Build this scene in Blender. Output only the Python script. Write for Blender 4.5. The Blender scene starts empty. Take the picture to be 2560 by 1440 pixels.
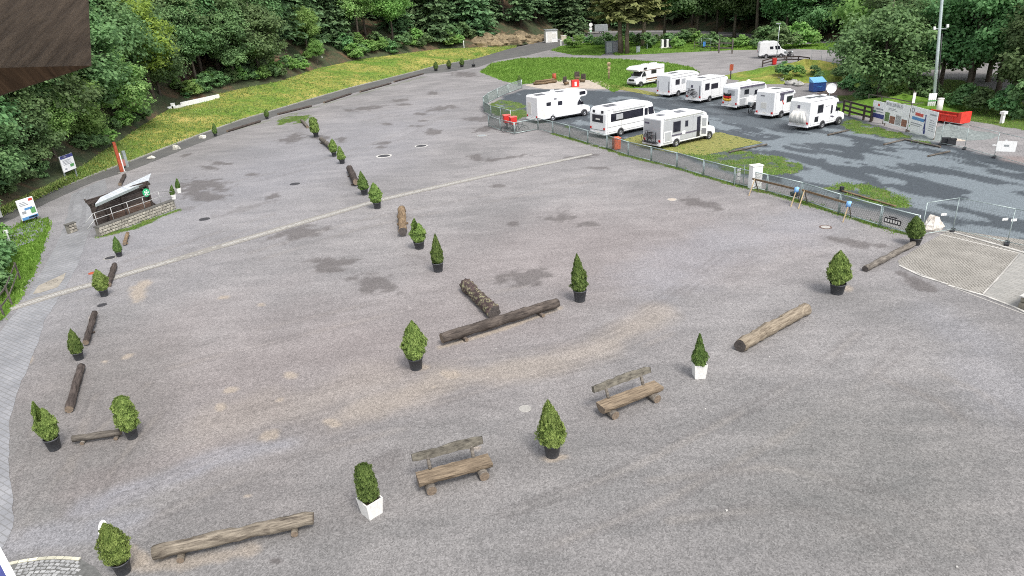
import bpy, math, random
import numpy as np
from mathutils import Vector, Matrix

# ------------------------------------------------------------------ camera
SC = bpy.context.scene
DENOISE_OFF = True
IMG_W, IMG_H = 2560.0, 1440.0
F_PX, PITCH, ROLL, CAM_H = 1717.0, math.radians(23.5), math.radians(-3.5), 13.8
_cp, _sp = math.cos(PITCH), math.sin(PITCH)
FW = Vector((0, _cp, -_sp)); _r = Vector((1, 0, 0)); _u = Vector((0, _sp, _cp))
RT = _r * math.cos(ROLL) + _u * math.sin(ROLL)
UP = _u * math.cos(ROLL) - _r * math.sin(ROLL)
cam_d = bpy.data.cameras.new('camera')
cam = bpy.data.objects.new('camera', cam_d); SC.collection.objects.link(cam)
cam.matrix_world = Matrix(((RT.x, UP.x, -FW.x, 0), (RT.y, UP.y, -FW.y, 0), (RT.z, UP.z, -FW.z, CAM_H), (0, 0, 0, 1)))
cam_d.sensor_fit = 'HORIZONTAL'; cam_d.sensor_width = 36.0; cam_d.lens = 36.0 * F_PX / IMG_W
cam_d.clip_start = 0.05; cam_d.clip_end = 3000
SC.camera = cam

# ------------------------------------------------------------------ daylight: overcast early morning
SUN_EL, SUN_AZ = math.radians(57), math.radians(150)     # azimuth clockwise from +Y
w = bpy.data.worlds.new('World'); SC.world = w; w.use_nodes = True
wn = w.node_tree
bg = wn.nodes['Background']
sky = wn.nodes.new('ShaderNodeTexSky'); sky.sky_type = 'NISHITA'; sky.sun_disc = False
sky.sun_elevation = SUN_EL; sky.sun_rotation = SUN_AZ; sky.altitude = 600; sky.air_density = 1.0; sky.dust_density = 3.0; sky.ozone_density = 1.0
desat = wn.nodes.new('ShaderNodeHueSaturation'); desat.inputs['Saturation'].default_value = 0.22   # cloud veil
wn.links.new(sky.outputs[0], desat.inputs['Color'])
wn.links.new(desat.outputs[0], bg.inputs['Color']); bg.inputs['Strength'].default_value = 0.15
sd = bpy.data.lights.new('sun', 'SUN'); sd.energy = 1.3; sd.angle = math.radians(18); sd.color = (1.0, 0.95, 0.87)
sun = bpy.data.objects.new('sun', sd); SC.collection.objects.link(sun)
sdir = Vector((math.sin(SUN_AZ) * math.cos(SUN_EL), math.cos(SUN_AZ) * math.cos(SUN_EL), math.sin(SUN_EL)))
sun.rotation_euler = sdir.to_track_quat('Z', 'Y').to_euler()
SC.view_settings.view_transform = 'Standard'; SC.view_settings.look = 'None'
SC.view_settings.exposure = 1.08; SC.view_settings.gamma = 1.0; SC.view_settings.use_curve_mapping = False

SC.cycles.filter_width = 1.0; SC.cycles.use_denoising = False if DENOISE_OFF else True
# ------------------------------------------------------------------ helpers
RNG = np.random.default_rng(7); random.seed(7)
def gp(px, py, z=0.0):
    """the place on the level z whose sight line passes the given photo point"""
    d = FW + RT * ((px - IMG_W / 2) / F_PX) - UP * ((py - IMG_H / 2) / F_PX)
    t = (z - CAM_H) / d.z
    return Vector((t * d.x, t * d.y, z))
def ga(pts, z=0.0):
    return np.array([gp(p[0], p[1], z)[:2] for p in pts])
def ppm(v):
    return F_PX / max((Vector(v) - Vector((0, 0, CAM_H))).dot(FW), .1)

COL = SC.collection
class MB:
    def __init__(s): s.v = []; s.f = []; s.m = []; s.sm = []
    def add(s, vs, fs, mi=0, smooth=False):
        n = len(s.v); s.v += [tuple(v) for v in vs]
        s.f += [tuple(i + n for i in f) for f in fs]; s.m += [mi] * len(fs); s.sm += [smooth] * len(fs)
        return s
    def box(s, c, d, rz=0.0, mi=0, M=None, taper=1.0):
        vs = []
        for k in range(8):
            sx, sy, sz = (1 if k & 1 else -1), (1 if k & 2 else -1), (1 if k & 4 else -1)
            t = taper if sz > 0 else 1.0
            p = Vector((sx * d[0] / 2 * t, sy * d[1] / 2 * t, sz * d[2] / 2))
            if M is not None: p = M @ p
            elif rz: p = Matrix.Rotation(rz, 3, 'Z') @ p
            vs.append(p + Vector(c))
        return s.add(vs, [(0, 2, 3, 1), (4, 5, 7, 6), (0, 1, 5, 4), (2, 6, 7, 3), (0, 4, 6, 2), (1, 3, 7, 5)], mi)
    def bar(s, a, b, wd, ht=None, mi=0):
        """a squared bar from a to b"""
        a, b = Vector(a), Vector(b); ht = ht or wd
        d = (b - a); L = d.length; d.normalize()
        up = Vector((0, 0, 1)) if abs(d.z) < .95 else Vector((1, 0, 0))
        x = d.cross(up).normalized(); y = x.cross(d).normalized()
        M = Matrix((x, d, y)).transposed()
        return s.box((a + b) / 2, (wd, L, ht), M=M, mi=mi)
    def tube(s, pts, r, n=8, mi=0, cap=True, smooth=True, jit=0.0, rng=None):
        pts = [Vector(p) for p in pts]
        rs = r if isinstance(r, (list, tuple)) else [r] * len(pts)
        vs = []; prev = None
        for i, p in enumerate(pts):
            d = (pts[min(i + 1, len(pts) - 1)] - pts[max(i - 1, 0)]).normalized()
            if prev is None:
                up = Vector((0, 0, 1)) if abs(d.z) < .9 else Vector((1, 0, 0))
                x = d.cross(up).normalized()
            else:
                x = (prev - d * prev.dot(d)).normalized()
            prev = x; y = d.cross(x)
            for k in range(n):
                a = 2 * math.pi * k / n
                rr = rs[i] * (1 + (jit * (rng.random() - .5) if rng is not None else 0))
                vs.append(p + (x * math.cos(a) + y * math.sin(a)) * rr)
        fs = [(i * n + k, i * n + (k + 1) % n, (i + 1) * n + (k + 1) % n, (i + 1) * n + k) for i in range(len(pts) - 1) for k in range(n)]
        s.add(vs, fs, mi, smooth)
        if cap:
            b = len(s.v) - len(vs)
            s.f += [tuple(b + k for k in reversed(range(n))), tuple(b + (len(pts) - 1) * n + k for k in range(n))]
            s.m += [mi, mi]; s.sm += [False, False]
        return s
    def lathe(s, prof, c=(0, 0, 0), n=20, mi=0, smooth=True):
        vs = [(c[0] + r * math.cos(2 * math.pi * k / n), c[1] + r * math.sin(2 * math.pi * k / n), c[2] + z) for r, z in prof for k in range(n)]
        fs = [(i * n + k, i * n + (k + 1) % n, (i + 1) * n + (k + 1) % n, (i + 1) * n + k) for i in range(len(prof) - 1) for k in range(n)]
        return s.add(vs, fs, mi, smooth)
    def disc(s, c, r, n=20, mi=0, ry=None, rot=0):
        ry = ry or r
        vs = []
        for k in range(n):
            a = 2 * math.pi * k / n; x, y = r * math.cos(a), ry * math.sin(a)
            vs.append((c[0] + x * math.cos(rot) - y * math.sin(rot), c[1] + x * math.sin(rot) + y * math.cos(rot), c[2]))
        return s.add(vs, [tuple(range(n))], mi)
    def prism(s, prof, y0, y1, mi=0, smooth=False):
        """side profile (x, z) drawn out from y0 to y1"""
        n = len(prof)
        vs = [(x, y0, z) for x, z in prof] + [(x, y1, z) for x, z in prof]
        fs = [tuple(range(n)), tuple(reversed(range(n, 2 * n)))] + [(i, i + n, (i + 1) % n + n, (i + 1) % n) for i in range(n)]
        return s.add(vs, fs, mi, smooth)
    def rock(s, c, r, rng, mi=0, sq=(1, 1, .7), nu=9, nv=6):
        vs = []; ph = rng.random(6) * 6.3
        for j in range(nv + 1):
            t = math.pi * j / nv
            for k in range(nu):
                a = 2 * math.pi * k / nu
                q = 1 + .16 * math.sin(2 * a + ph[0] + 2 * t) + .12 * math.sin(3 * a + ph[1]) + .1 * math.sin(4 * t + ph[2]) + .08 * (rng.random() - .5)
                vs.append((c[0] + r * sq[0] * q * math.sin(t) * math.cos(a), c[1] + r * sq[1] * q * math.sin(t) * math.sin(a), c[2] + r * sq[2] * q * math.cos(t)))
        fs = [(j * nu + k, (j + 1) * nu + k, (j + 1) * nu + (k + 1) % nu, j * nu + (k + 1) % nu) for j in range(nv) for k in range(nu)]
        return s.add(vs, fs, mi, False)
    def mesh(s, name, mats):
        me = bpy.data.meshes.new(name)
        me.from_pydata(s.v, [], s.f)
        for m in (mats if isinstance(mats, (list, tuple)) else [mats]): me.materials.append(m)
        me.polygons.foreach_set('material_index', s.m)
        me.polygons.foreach_set('use_smooth', s.sm)
        me.update(); return me
    def build(s, name, mats, parent=None, bevel=0.0):
        o = link(name, s.mesh(name, mats), parent)
        if bevel:
            b = o.modifiers.new('bevel', 'BEVEL'); b.width = bevel; b.segments = 2; b.limit_method = 'ANGLE'; b.angle_limit = math.radians(35)
        return o
def link(name, data, parent=None):
    o = bpy.data.objects.new(name, data); COL.objects.link(o)
    if parent is not None: o.parent = parent
    return o
def tag(o, label, cat, group=None):
    o['label'] = label; o['category'] = cat
    if group: o['group'] = group
    return o
def thing(name, label, cat, loc=(0, 0, 0), rz=0.0, group=None, scale=None):
    o = bpy.data.objects.new(name, None); COL.objects.link(o); o.empty_display_size = .2
    o.location = loc; o.rotation_euler = (0, 0, rz)
    if scale is not None: o.scale = scale if hasattr(scale, '__len__') else (scale,) * 3
    return tag(o, label, cat, group)
def struct(o, kind='structure'):
    o['kind'] = kind; return o
def npmesh(name, V, Fq, mat, smooth=False):
    """quads or triangles from numpy arrays"""
    me = bpy.data.meshes.new(name); k = Fq.shape[1]
    me.vertices.add(len(V)); me.vertices.foreach_set('co', np.ascontiguousarray(V, dtype=np.float32).ravel())
    me.loops.add(Fq.size); me.loops.foreach_set('vertex_index', np.ascontiguousarray(Fq, dtype=np.int32).ravel())
    me.polygons.add(len(Fq)); me.polygons.foreach_set('loop_start', np.arange(0, Fq.size, k, dtype=np.int32))
    me.polygons.foreach_set('loop_total', np.full(len(Fq), k, dtype=np.int32))
    if smooth: me.polygons.foreach_set('use_smooth', np.ones(len(Fq), dtype=bool))
    for m in (mat if isinstance(mat, (list, tuple)) else [mat]): me.materials.append(m)
    me.update(); me.validate(); return me

# ------------------------------------------------------------------ procedural materials
def nt(name):
    m = bpy.data.materials.new(name); m.use_nodes = True
    t = m.node_tree; return m, t, t.nodes['Principled BSDF']
def N(t, kind, **kw):
    n = t.nodes.new(kind)
    for k, v in kw.items():
        if k in n.inputs: n.inputs[k].default_value = v
        else: setattr(n, k, v)
    return n
def L(t, a, b): t.links.new(a, b)
def noise(t, vec, scale, detail=3, rough=.55, dist=0.0):
    n = N(t, 'ShaderNodeTexNoise', Scale=scale, Detail=detail, Roughness=rough, Distortion=dist)
    if vec is not None: L(t, vec, n.inputs['Vector'])
    return n.outputs['Fac']
def ramp(t, fac, stops, interp='LINEAR'):
    r = N(t, 'ShaderNodeValToRGB'); r.color_ramp.interpolation = interp
    e = r.color_ramp.elements
    while len(e) < len(stops): e.new(.5)
    for i, (p, c) in enumerate(stops):
        e[i].position = p; e[i].color = (c, c, c, 1) if isinstance(c, (int, float)) else (*c, 1)
    L(t, fac, r.inputs['Fac']); return r.outputs['Color']
def mix(t, fac, a, b, mode='MIX'):
    m = N(t, 'ShaderNodeMix', data_type='RGBA', blend_type=mode)
    for s, v in ((m.inputs['Factor'], fac), (m.inputs['A'], a), (m.inputs['B'], b)):
        pass
    for key, v in ((0, fac), (6, a), (7, b)):
        if hasattr(v, 'is_output'): L(t, v, m.inputs[key])
        elif key == 0: m.inputs[0].default_value = v
        else: m.inputs[key].default_value = (*v, 1)
    return m.outputs[2]
def math_(t, op, a, b=None, clamp=False):
    m = N(t, 'ShaderNodeMath', operation=op); m.use_clamp = clamp
    for i, v in enumerate((a, b)):
        if v is None: continue
        if hasattr(v, 'is_output'): L(t, v, m.inputs[i])
        else: m.inputs[i].default_value = v
    return m.outputs[0]
def bump(t, bsdf, h, strength=.3, dist=.02):
    b = N(t, 'ShaderNodeBump', Strength=strength, Distance=dist); L(t, h, b.inputs['Height']); L(t, b.outputs[0], bsdf.inputs['Normal'])
def pos(t): return N(t, 'ShaderNodeNewGeometry').outputs['Position']
def objc(t): return N(t, 'ShaderNodeTexCoord').outputs['Object']
def mapped(t, vec, scale=(1, 1, 1), rot=(0, 0, 0), loc=(0, 0, 0)):
    m = N(t, 'ShaderNodeMapping'); m.inputs['Scale'].default_value = scale; m.inputs['Rotation'].default_value = rot; m.inputs['Location'].default_value = loc
    L(t, vec, m.inputs['Vector']); return m.outputs[0]
def rnd(t): return N(t, 'ShaderNodeObjectInfo').outputs['Random']

def paint(name, c, rough=.5, var=.12, scale=3.0, metal=0.0, dirt=None, spec=.5, coat=0.0):
    """a painted or plain surface with faint unevenness and dirt"""
    m, t, b = nt(name)
    o = objc(t); n = noise(t, o, scale, 5)
    lo = tuple(max(0, x * (1 - var)) for x in c); hi = tuple(min(1, x * (1 + var)) for x in c)
    colr = ramp(t, n, [(.3, lo), (.7, hi)])
    if dirt:
        n2 = noise(t, mapped(t, o, (1.3, 1.3, .35)), scale * 2.2, 6, .65)
        colr = mix(t, ramp(t, n2, [(.52, 0.0), (.78, .55)]), colr, dirt)
    L(t, colr, b.inputs['Base Color'])
    L(t, ramp(t, n, [(.2, max(0, rough - .08)), (.8, min(1, rough + .08))]), b.inputs['Roughness'])
    b.inputs['Metallic'].default_value = metal; b.inputs['Specular IOR Level'].default_value = spec
    if coat: b.inputs['Coat Weight'].default_value = coat; b.inputs['Coat Roughness'].default_value = .1
    return m
def wood(name, dark, light, tone=.25, sc=(1.2, 9, 9), rough=.85, moss=None):
    m, t, b = nt(name); o = objc(t)
    rr = N(t, 'ShaderNodeVectorMath', operation='ADD'); L(t, o, rr.inputs[0])
    cmb = N(t, 'ShaderNodeCombineXYZ'); L(t, math_(t, 'MULTIPLY', rnd(t), 37.0), cmb.inputs[0]); L(t, cmb.outputs[0], rr.inputs[1])
    v = rr.outputs[0]
    n = noise(t, mapped(t, v, sc), 1.6, 6, .6, .4); big = noise(t, v, 1.3, 3)
    c = ramp(t, n, [(.3, dark), (.5, tuple((a + q) / 2 for a, q in zip(dark, light))), (.72, light)])
    c = mix(t, ramp(t, big, [(.35, 0.0), (.7, tone)]), c, tuple(x * .45 for x in dark))
    if moss: c = mix(t, ramp(t, noise(t, v, 5, 5, .7), [(.5, 0.0), (.63, .85)]), c, moss)
    hs = N(t, 'ShaderNodeHueSaturation'); L(t, c, hs.inputs['Color']); L(t, math_(t, 'MULTIPLY_ADD', rnd(t), .5), hs.inputs['Value'])
    hs.inputs['Value'].links[0].from_node.inputs[2].default_value = .75
    L(t, hs.outputs[0], b.inputs['Base Color']); b.inputs['Roughness'].default_value = rough; b.inputs['Specular IOR Level'].default_value = .2
    bump(t, b, n, .6, .02); return m
def stone(name, a, bcol, sc=6.0, rough=.9):
    m, t, b = nt(name); o = objc(t)
    cmb = N(t, 'ShaderNodeCombineXYZ'); L(t, math_(t, 'MULTIPLY', rnd(t), 31.0), cmb.inputs[0])
    ad = N(t, 'ShaderNodeVectorMath', operation='ADD'); L(t, o, ad.inputs[0]); L(t, cmb.outputs[0], ad.inputs[1])
    n = noise(t, ad.outputs[0], sc, 6, .65); c = ramp(t, n, [(.3, a), (.7, bcol)])
    hs = N(t, 'ShaderNodeHueSaturation'); L(t, c, hs.inputs['Color'])
    mm = N(t, 'ShaderNodeMath', operation='MULTIPLY_ADD'); L(t, rnd(t), mm.inputs[0]); mm.inputs[1].default_value = .45; mm.inputs[2].default_value = .78
    L(t, mm.outputs[0], hs.inputs['Value'])
    L(t, hs.outputs[0], b.inputs['Base Color']); b.inputs['Roughness'].default_value = rough
    bump(t, b, n, .5, .02); return m
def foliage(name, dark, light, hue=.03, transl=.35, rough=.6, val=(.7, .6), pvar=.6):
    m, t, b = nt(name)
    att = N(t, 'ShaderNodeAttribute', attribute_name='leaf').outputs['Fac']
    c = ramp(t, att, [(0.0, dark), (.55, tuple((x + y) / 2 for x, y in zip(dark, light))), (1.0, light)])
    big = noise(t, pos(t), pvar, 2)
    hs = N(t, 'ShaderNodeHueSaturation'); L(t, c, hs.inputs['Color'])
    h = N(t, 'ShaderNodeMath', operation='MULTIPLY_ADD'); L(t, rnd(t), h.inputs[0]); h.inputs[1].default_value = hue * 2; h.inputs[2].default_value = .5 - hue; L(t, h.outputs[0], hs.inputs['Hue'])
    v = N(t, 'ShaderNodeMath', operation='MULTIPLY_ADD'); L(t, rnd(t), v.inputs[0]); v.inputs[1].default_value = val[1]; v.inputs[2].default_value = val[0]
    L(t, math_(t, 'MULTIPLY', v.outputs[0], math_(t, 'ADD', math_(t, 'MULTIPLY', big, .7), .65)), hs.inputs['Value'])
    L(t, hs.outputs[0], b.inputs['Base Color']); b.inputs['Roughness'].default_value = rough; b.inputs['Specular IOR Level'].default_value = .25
    tr = N(t, 'ShaderNodeBsdfTranslucent'); L(t, hs.outputs[0], tr.inputs['Color'])
    ms = N(t, 'ShaderNodeMixShader'); ms.inputs[0].default_value = transl
    L(t, b.outputs[0], ms.inputs[1]); L(t, tr.outputs[0], ms.inputs[2])
    L(t, ms.outputs[0], t.nodes['Material Output'].inputs['Surface']); return m
# ------------------------------------------------------------------ the ground
def _hash(ix, iy, seed):
    h = (ix.astype(np.int64) * 374761393 + iy.astype(np.int64) * 668265263 + seed * 974634777) & 0xffffffff
    h = ((h ^ (h >> 13)) * 1274126177) & 0xffffffff
    return ((h ^ (h >> 16)) & 0xffff) / 65535.0
def vn(x, y, seed=0):
    ix, iy = np.floor(x), np.floor(y); fx, fy = x - ix, y - iy
    fx = fx * fx * (3 - 2 * fx); fy = fy * fy * (3 - 2 * fy)
    a, b = _hash(ix, iy, seed), _hash(ix + 1, iy, seed); c, d = _hash(ix, iy + 1, seed), _hash(ix + 1, iy + 1, seed)
    return (a * (1 - fx) + b * fx) * (1 - fy) + (c * (1 - fx) + d * fx) * fy
def fbm(x, y, seed=0, oct=4):
    v = 0; a = .5; s = 0
    for i in range(oct):
        v = v + a * vn(x * 2 ** i, y * 2 ** i, seed + i * 17); s += a; a *= .5
    return v / s
def sstep(a, b, x):
    t = np.clip((x - a) / (b - a), 0, 1); return t * t * (3 - 2 * t)
def inside(X, Y, P):
    r = np.zeros(X.shape, bool); n = len(P)
    for i in range(n):
        (x0, y0), (x1, y1) = P[i], P[(i + 1) % n]
        c = (y0 > Y) != (y1 > Y)
        r ^= c & (X < (x1 - x0) * (Y - y0) / (y1 - y0 + 1e-12) + x0)
    return r
def segdist(X, Y, P, closed=False):
    d = np.full(X.shape, 1e9); n = len(P)
    for i in range(n if closed else n - 1):
        a, b = P[i], P[(i + 1) % n]; ab = b - a
        t = np.clip(((X - a[0]) * ab[0] + (Y - a[1]) * ab[1]) / (ab @ ab + 1e-12), 0, 1)
        d = np.minimum(d, np.hypot(X - a[0] - t * ab[0], Y - a[1] - t * ab[1]))
    return d

def resample(P, n):
    P = [Vector(p) for p in P]; d = [0]
    for i in range(1, len(P)): d.append(d[-1] + (P[i] - P[i - 1]).length)
    out = []
    for k in range(n):
        s = d[-1] * k / (n - 1); j = max(i for i in range(len(d)) if d[i] <= s + 1e-9); j = min(j, len(P) - 2)
        f = (s - d[j]) / max(d[j + 1] - d[j], 1e-9); out.append(P[j].lerp(P[j + 1], f))
    return out
NR, NC = 540, 660
_ys = 8.5 * (270 / 8.5) ** (np.arange(NR) / (NR - 1)); _us = np.linspace(-1.12, 1.12, NC)
GY, GU = np.meshgrid(_ys, _us, indexing='ij'); GX = GU * (GY * .8 + 7.0)
X, Y = GX.ravel(), GY.ravel()
def ell(cx, cy, rx, ry, ang=0, soft=.3, amp=1.15, nscale=1.6, seed=1):
    a = math.radians(ang); c = np.array(gp(cx, cy)[:2])
    u = np.array(gp(cx + rx * math.cos(a), cy + rx * math.sin(a))[:2]) - c
    v = np.array(gp(cx - ry * math.sin(a), cy + ry * math.cos(a))[:2]) - c
    M = np.linalg.inv(np.array([u, v]).T); dx, dy = X - c[0], Y - c[1]
    q = np.hypot(M[0, 0] * dx + M[0, 1] * dy, M[1, 0] * dx + M[1, 1] * dy)
    near = q < 3; r = np.zeros_like(X)
    n = fbm(X[near] * nscale, Y[near] * nscale, seed, 5)
    r[near] = 1 - sstep(1 - soft, 1 + soft, q[near] + (n - .5) * amp * 2)
    return r
def stroke(pts, wid, soft=.5, amp=1.0, seed=3, nscale=.6):
    P = ga(pts); d = segdist(X, Y, P) + (fbm(X * nscale, Y * nscale, seed, 4) - .5) * amp * wid * 2
    return 1 - sstep(wid * (1 - soft), wid * (1 + soft), d)
def area(pts, soft=.5, amp=1.0, seed=5, nscale=.4):
    P = ga(pts); ins = inside(X, Y, P); d = segdist(X, Y, P, True) * np.where(ins, 1, -1) + (fbm(X * nscale, Y * nscale, seed, 4) - .5) * amp * 2
    return sstep(-soft, soft, d)
def mx(a, b, k=1.0): return np.maximum(a, b * k)

wet = np.zeros_like(X); tan = wet.copy(); grass = wet.copy(); slate = wet.copy(); light = wet.copy(); red = wet.copy(); moss = wet.copy(); blue = wet.copy()
for i, e in enumerate([(930, 712, 52, 26, 5), (825, 660, 48, 16, -8), (745, 582, 58, 16, -14), (1400, 540, 33, 15, 0), (1280, 560, 15, 6, 0), (1465, 560, 24, 7, 0), (1748, 508, 52, 11, 14), (1320, 692, 60, 16, -5),
        (500, 468, 58, 20, -10), (515, 492, 42, 10, -5), (683, 491, 18, 9, -30), (552, 408, 26, 4, 5), (520, 420, 22, 5, 10), (630, 437, 14, 4, 0), (465, 388, 12, 4, -20), (733, 346, 27, 9, -10),
        (852, 350, 14, 6, 0), (800, 342, 24, 4, 4), (998, 252, 25, 4, -8), (918, 271, 40, 5, -6), (872, 277, 12, 3, 0), (1106, 271, 32, 6, -8), (1050, 284, 15, 3, 0), (1083, 330, 20, 8, 0), (1056, 302, 12, 2, 0), (1195, 394, 22, 7, 10), (962, 357, 18, 4, -8),
        (1205, 297, 34, 6, -4), (1212, 323, 34, 6, -10), (970, 310, 12, 4, 0), (1040, 315, 20, 3, 0), (1165, 186, 32, 6, 3), (1082, 232, 13, 4, 0), (1245, 465, 20, 4, -5), (2150, 612, 66, 12, 4), (2090, 600, 30, 6, 6), (690, 1402, 18, 9, 0), (2300, 712, 44, 10, 20), (2255, 684, 14, 6, 20),
        (800, 345, 20, 5, 0), (1265, 395, 60, 4, -8), (1500, 420, 26, 3, 0), (1455, 392, 40, 4, -6), (955, 368, 14, 3, 0), (1010, 262, 16, 3, 0), (470, 520, 25, 5, -15), (620, 520, 60, 6, -14), (1030, 640, 30, 6, 0), (985, 1150, 60, 20, -25)]):
    wet = mx(wet, ell(*e, seed=i * 7 + 1), .9 if i < 45 else .4)
for i, e in enumerate([(345, 732, 24, 20, -30), (360, 712, 22, 9, -20), (320, 890, 15, 5, -20), (262, 905, 8, 3, 0), (725, 940, 15, 8, 0), (580, 975, 18, 8, -5), (550, 1020, 14, 10, -10), (828, 1056, 24, 12, 0), (676, 1088, 24, 12, -10), (620, 1240, 10, 4, 0),
        (1085, 968, 9, 6, 0), (560, 743, 12, 4, -10), (655, 762, 10, 3, 0), (330, 1392, 45, 30, 10), (1400, 1142, 20, 7, 0), (1380, 1145, 25, 8, 0), (1050, 918, 20, 6, 0), (2110, 722, 18, 8, 0), (700, 1000, 12, 4, -10), (1185, 1120, 14, 5, 0), (1130, 935, 30, 12, 0), (72, 900, 10, 8, -40), (232, 795, 14, 6, -60)]):
    tan = mx(tan, ell(*e, soft=.4, amp=.7, nscale=2.2, seed=i * 5 + 300), .75)
tan = mx(tan, stroke([(900, 1028), (1130, 945), (1330, 920), (1500, 872), (1640, 780)], .75, .9, .8), .42)
tan = mx(tan, stroke([(1100, 868), (1250, 825), (1400, 770)], .14, .5, .5, nscale=1.5), .8)
tan = mx(tan, stroke([(380, 1410), (500, 1402), (620, 1375)], .25, .6, .8, nscale=1.5), .55)
tan = mx(tan, stroke([(520, 1060), (760, 1010), (960, 940)], 1.1, .9, .9), .22)
red = mx(red, stroke([(250, 1200), (420, 1150), (560, 1110)], 1.2, .9, .9), .35)
red = mx(red, stroke([(2180, 432), (2300, 425), (2420, 412), (2560, 405)], 1.3, .5, .8), .95)
red = mx(red, stroke([(1900, 455), (2050, 447), (2180, 434)], .7, .6, .8), .5)
red = mx(red, ell(900, 860, 560, 200, -8, .9, .6, .25, 55), .45)
red = mx(red, ell(1500, 620, 420, 130, -10, .9, .6, .25, 56), .4)
blue = mx(blue, stroke([(230, 1262), (420, 1195), (560, 1140), (700, 1110)], .5, .8, .9), .7)
blue = mx(blue, stroke([(60, 1345), (180, 1335), (330, 1305)], .5, .8, .9), .55)
blue = mx(blue, stroke([(1640, 700), (1700, 640), (1900, 590), (2050, 540)], 2.0, .9, .9), .5)
blue = mx(blue, stroke([(2330, 790), (2460, 860), (2530, 1000)], 1.3, .9, .9), .35)
blue = mx(blue, ell(700, 420, 420, 100, -20, .9, .5, .2, 57), .6)
moss = mx(moss, (1 - sstep(16, 34, Y + 6 * (fbm(X * .12, Y * .12, 60, 3) - .5))) * .62); moss = mx(moss, ell(2150, 1190, 620, 360, 0, .9, .5, .2, 58), 1.0)  # darker coarse gravel nearby, with lens vignetting painted into its colour
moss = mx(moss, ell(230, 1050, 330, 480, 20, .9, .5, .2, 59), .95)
# tyre tracks: faint pairs of worn and darker lines
def track(pts, gauge=1.7, wd=.11, k1=.10, k2=.30, seed=1):
    global tan, wet
    P = np.array([tuple(p)[:2] for p in resample([gp(*p) for p in pts], 13)]); d = np.gradient(P, axis=0); nn = np.stack([-d[:, 1], d[:, 0]], 1) / (np.hypot(*d.T)[:, None] + 1e-9)
    near = np.flatnonzero(segdist(X, Y, P[::3]) < 3.2); xs, ys = X[near], Y[near]; o1, o2 = (seed * 37.7) % 200, (seed * 11.3) % 200
    for sgn in (-.5, .5):
        q = P + nn * gauge * sgn; n = NZ1[near]; dd = segdist(xs, ys, q) + (n - .5) * .25
        wet[near] = np.maximum(wet[near], (1 - sstep(wd * .3, wd * 1.6, np.abs(dd - wd * 2))) * k2 * sstep(.3, .6, n)); tan[near] = np.maximum(tan[near], (1 - sstep(wd * .5, wd * 2.0, dd)) * k1 * sstep(.35, .65, NZ2[near]))
NZ1 = fbm(X * .5, Y * .5, 711, 3); NZ2 = fbm(X * .35, Y * .35, 712, 3)
for i, tr in enumerate(([(560, 1075), (860, 985), (1120, 930), (1400, 895), (1600, 820), (1720, 740), (1850, 640)], [(980, 1010), (1250, 930), (1500, 880), (1680, 800), (1800, 700)], [(300, 1290), (520, 1190), (800, 1090), (1000, 1040)], [(1300, 1330), (1600, 1220), (1850, 1090), (2080, 960), (2200, 850)], [(1650, 1250), (1950, 1212), (2200, 1280), (2370, 1400)],
        [(2230, 925), (2400, 990), (2530, 1100)], [(420, 900), (700, 830), (1000, 760), (1300, 700)], [(640, 640), (900, 560), (1200, 500), (1500, 440)], [(500, 480), (760, 420), (980, 350), (1150, 260)], [(330, 660), (520, 600), (700, 540)], [(900, 300), (1040, 280), (1180, 250)], [(120, 1330), (200, 1200), (300, 1080), (420, 960)], [(80, 1300), (110, 1150), (180, 1000)])):
    track(tr, seed=400 + i * 13)
# campers' pitch: dark wet chippings, its pale dry patches, and grass
slate = area([(1235, 268), (1262, 238), (1310, 224), (1420, 223), (1520, 227), (1660, 232), (1790, 240), (2000, 262), (2130, 292), (2250, 335), (2345, 352), (2480, 392), (2590, 425), (2640, 660), (2420, 590), (2320, 566), (2100, 505), (1830, 430), (1480, 335), (1340, 300)], .5, .9)
fd = ga([(1540, 390), (2250, 620)]); fd = fd[1] - fd[0]; fd /= np.hypot(*fd)
S1, S2 = X * fd[0] + Y * fd[1], -X * fd[1] + Y * fd[0]
pn = fbm(S1 * .3 + 1.2 * fbm(X * .3, Y * .3, 95, 3), S2 * .85, 91, 6)
lane = np.maximum(stroke([(1640, 300), (1900, 300), (2000, 330), (2150, 375), (2300, 400)], 4.6, .8, .6), stroke([(1900, 460), (2150, 480), (2400, 470), (2560, 560)], 4.2, .8, .5))
light = slate * sstep(.5, .56, pn + .15 * (lane - .55))
light = mx(light, slate * stroke([(1700, 235), (1900, 262), (2050, 292)], 1.5, .8, 1), .3)
light *= np.where(stroke([(1590, 255), (1720, 262), (1830, 290), (1960, 318)], 2.2, .6, .6) > .5, .35, 1)
FENCE_RUN = [(1382, 334), (1424, 345), (1469, 359), (1517, 372), (1570, 390), (1627, 404), (1691, 420), (1757, 440), (1834, 461), (1915, 480), (2001, 502), (2095, 534), (2197, 566), (2290, 592)]
grass = mx(grass, stroke(FENCE_RUN, .32, .7, 1.0, nscale=1.2), .9)
grass = mx(grass, area([(1345, 305), (1500, 335), (1600, 362), (1800, 366), (1900, 384), (1990, 412), (2010, 432), (1930, 440), (1830, 428), (1690, 385), (1500, 338), (1400, 312)], .5, 1.3), .95)
grass = mx(grass, area([(2060, 455), (2160, 462), (2240, 490), (2330, 540), (2290, 545), (2180, 505), (2080, 478)], .6, 1.6), .9)
grass = mx(grass, area([(2090, 318), (2130, 300), (2200, 318), (2340, 352), (2330, 362), (2230, 348), (2160, 335)], .5, 1.0), .95)
grass = mx(grass, area([(1212, 268), (1250, 250), (1300, 255), (1320, 290), (1290, 300), (1225, 285)], .5, 1.2), .85)
grass = mx(grass, ell(735, 298, 40, 10, -10, .5, 1.2, .8, 61), .85)
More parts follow.
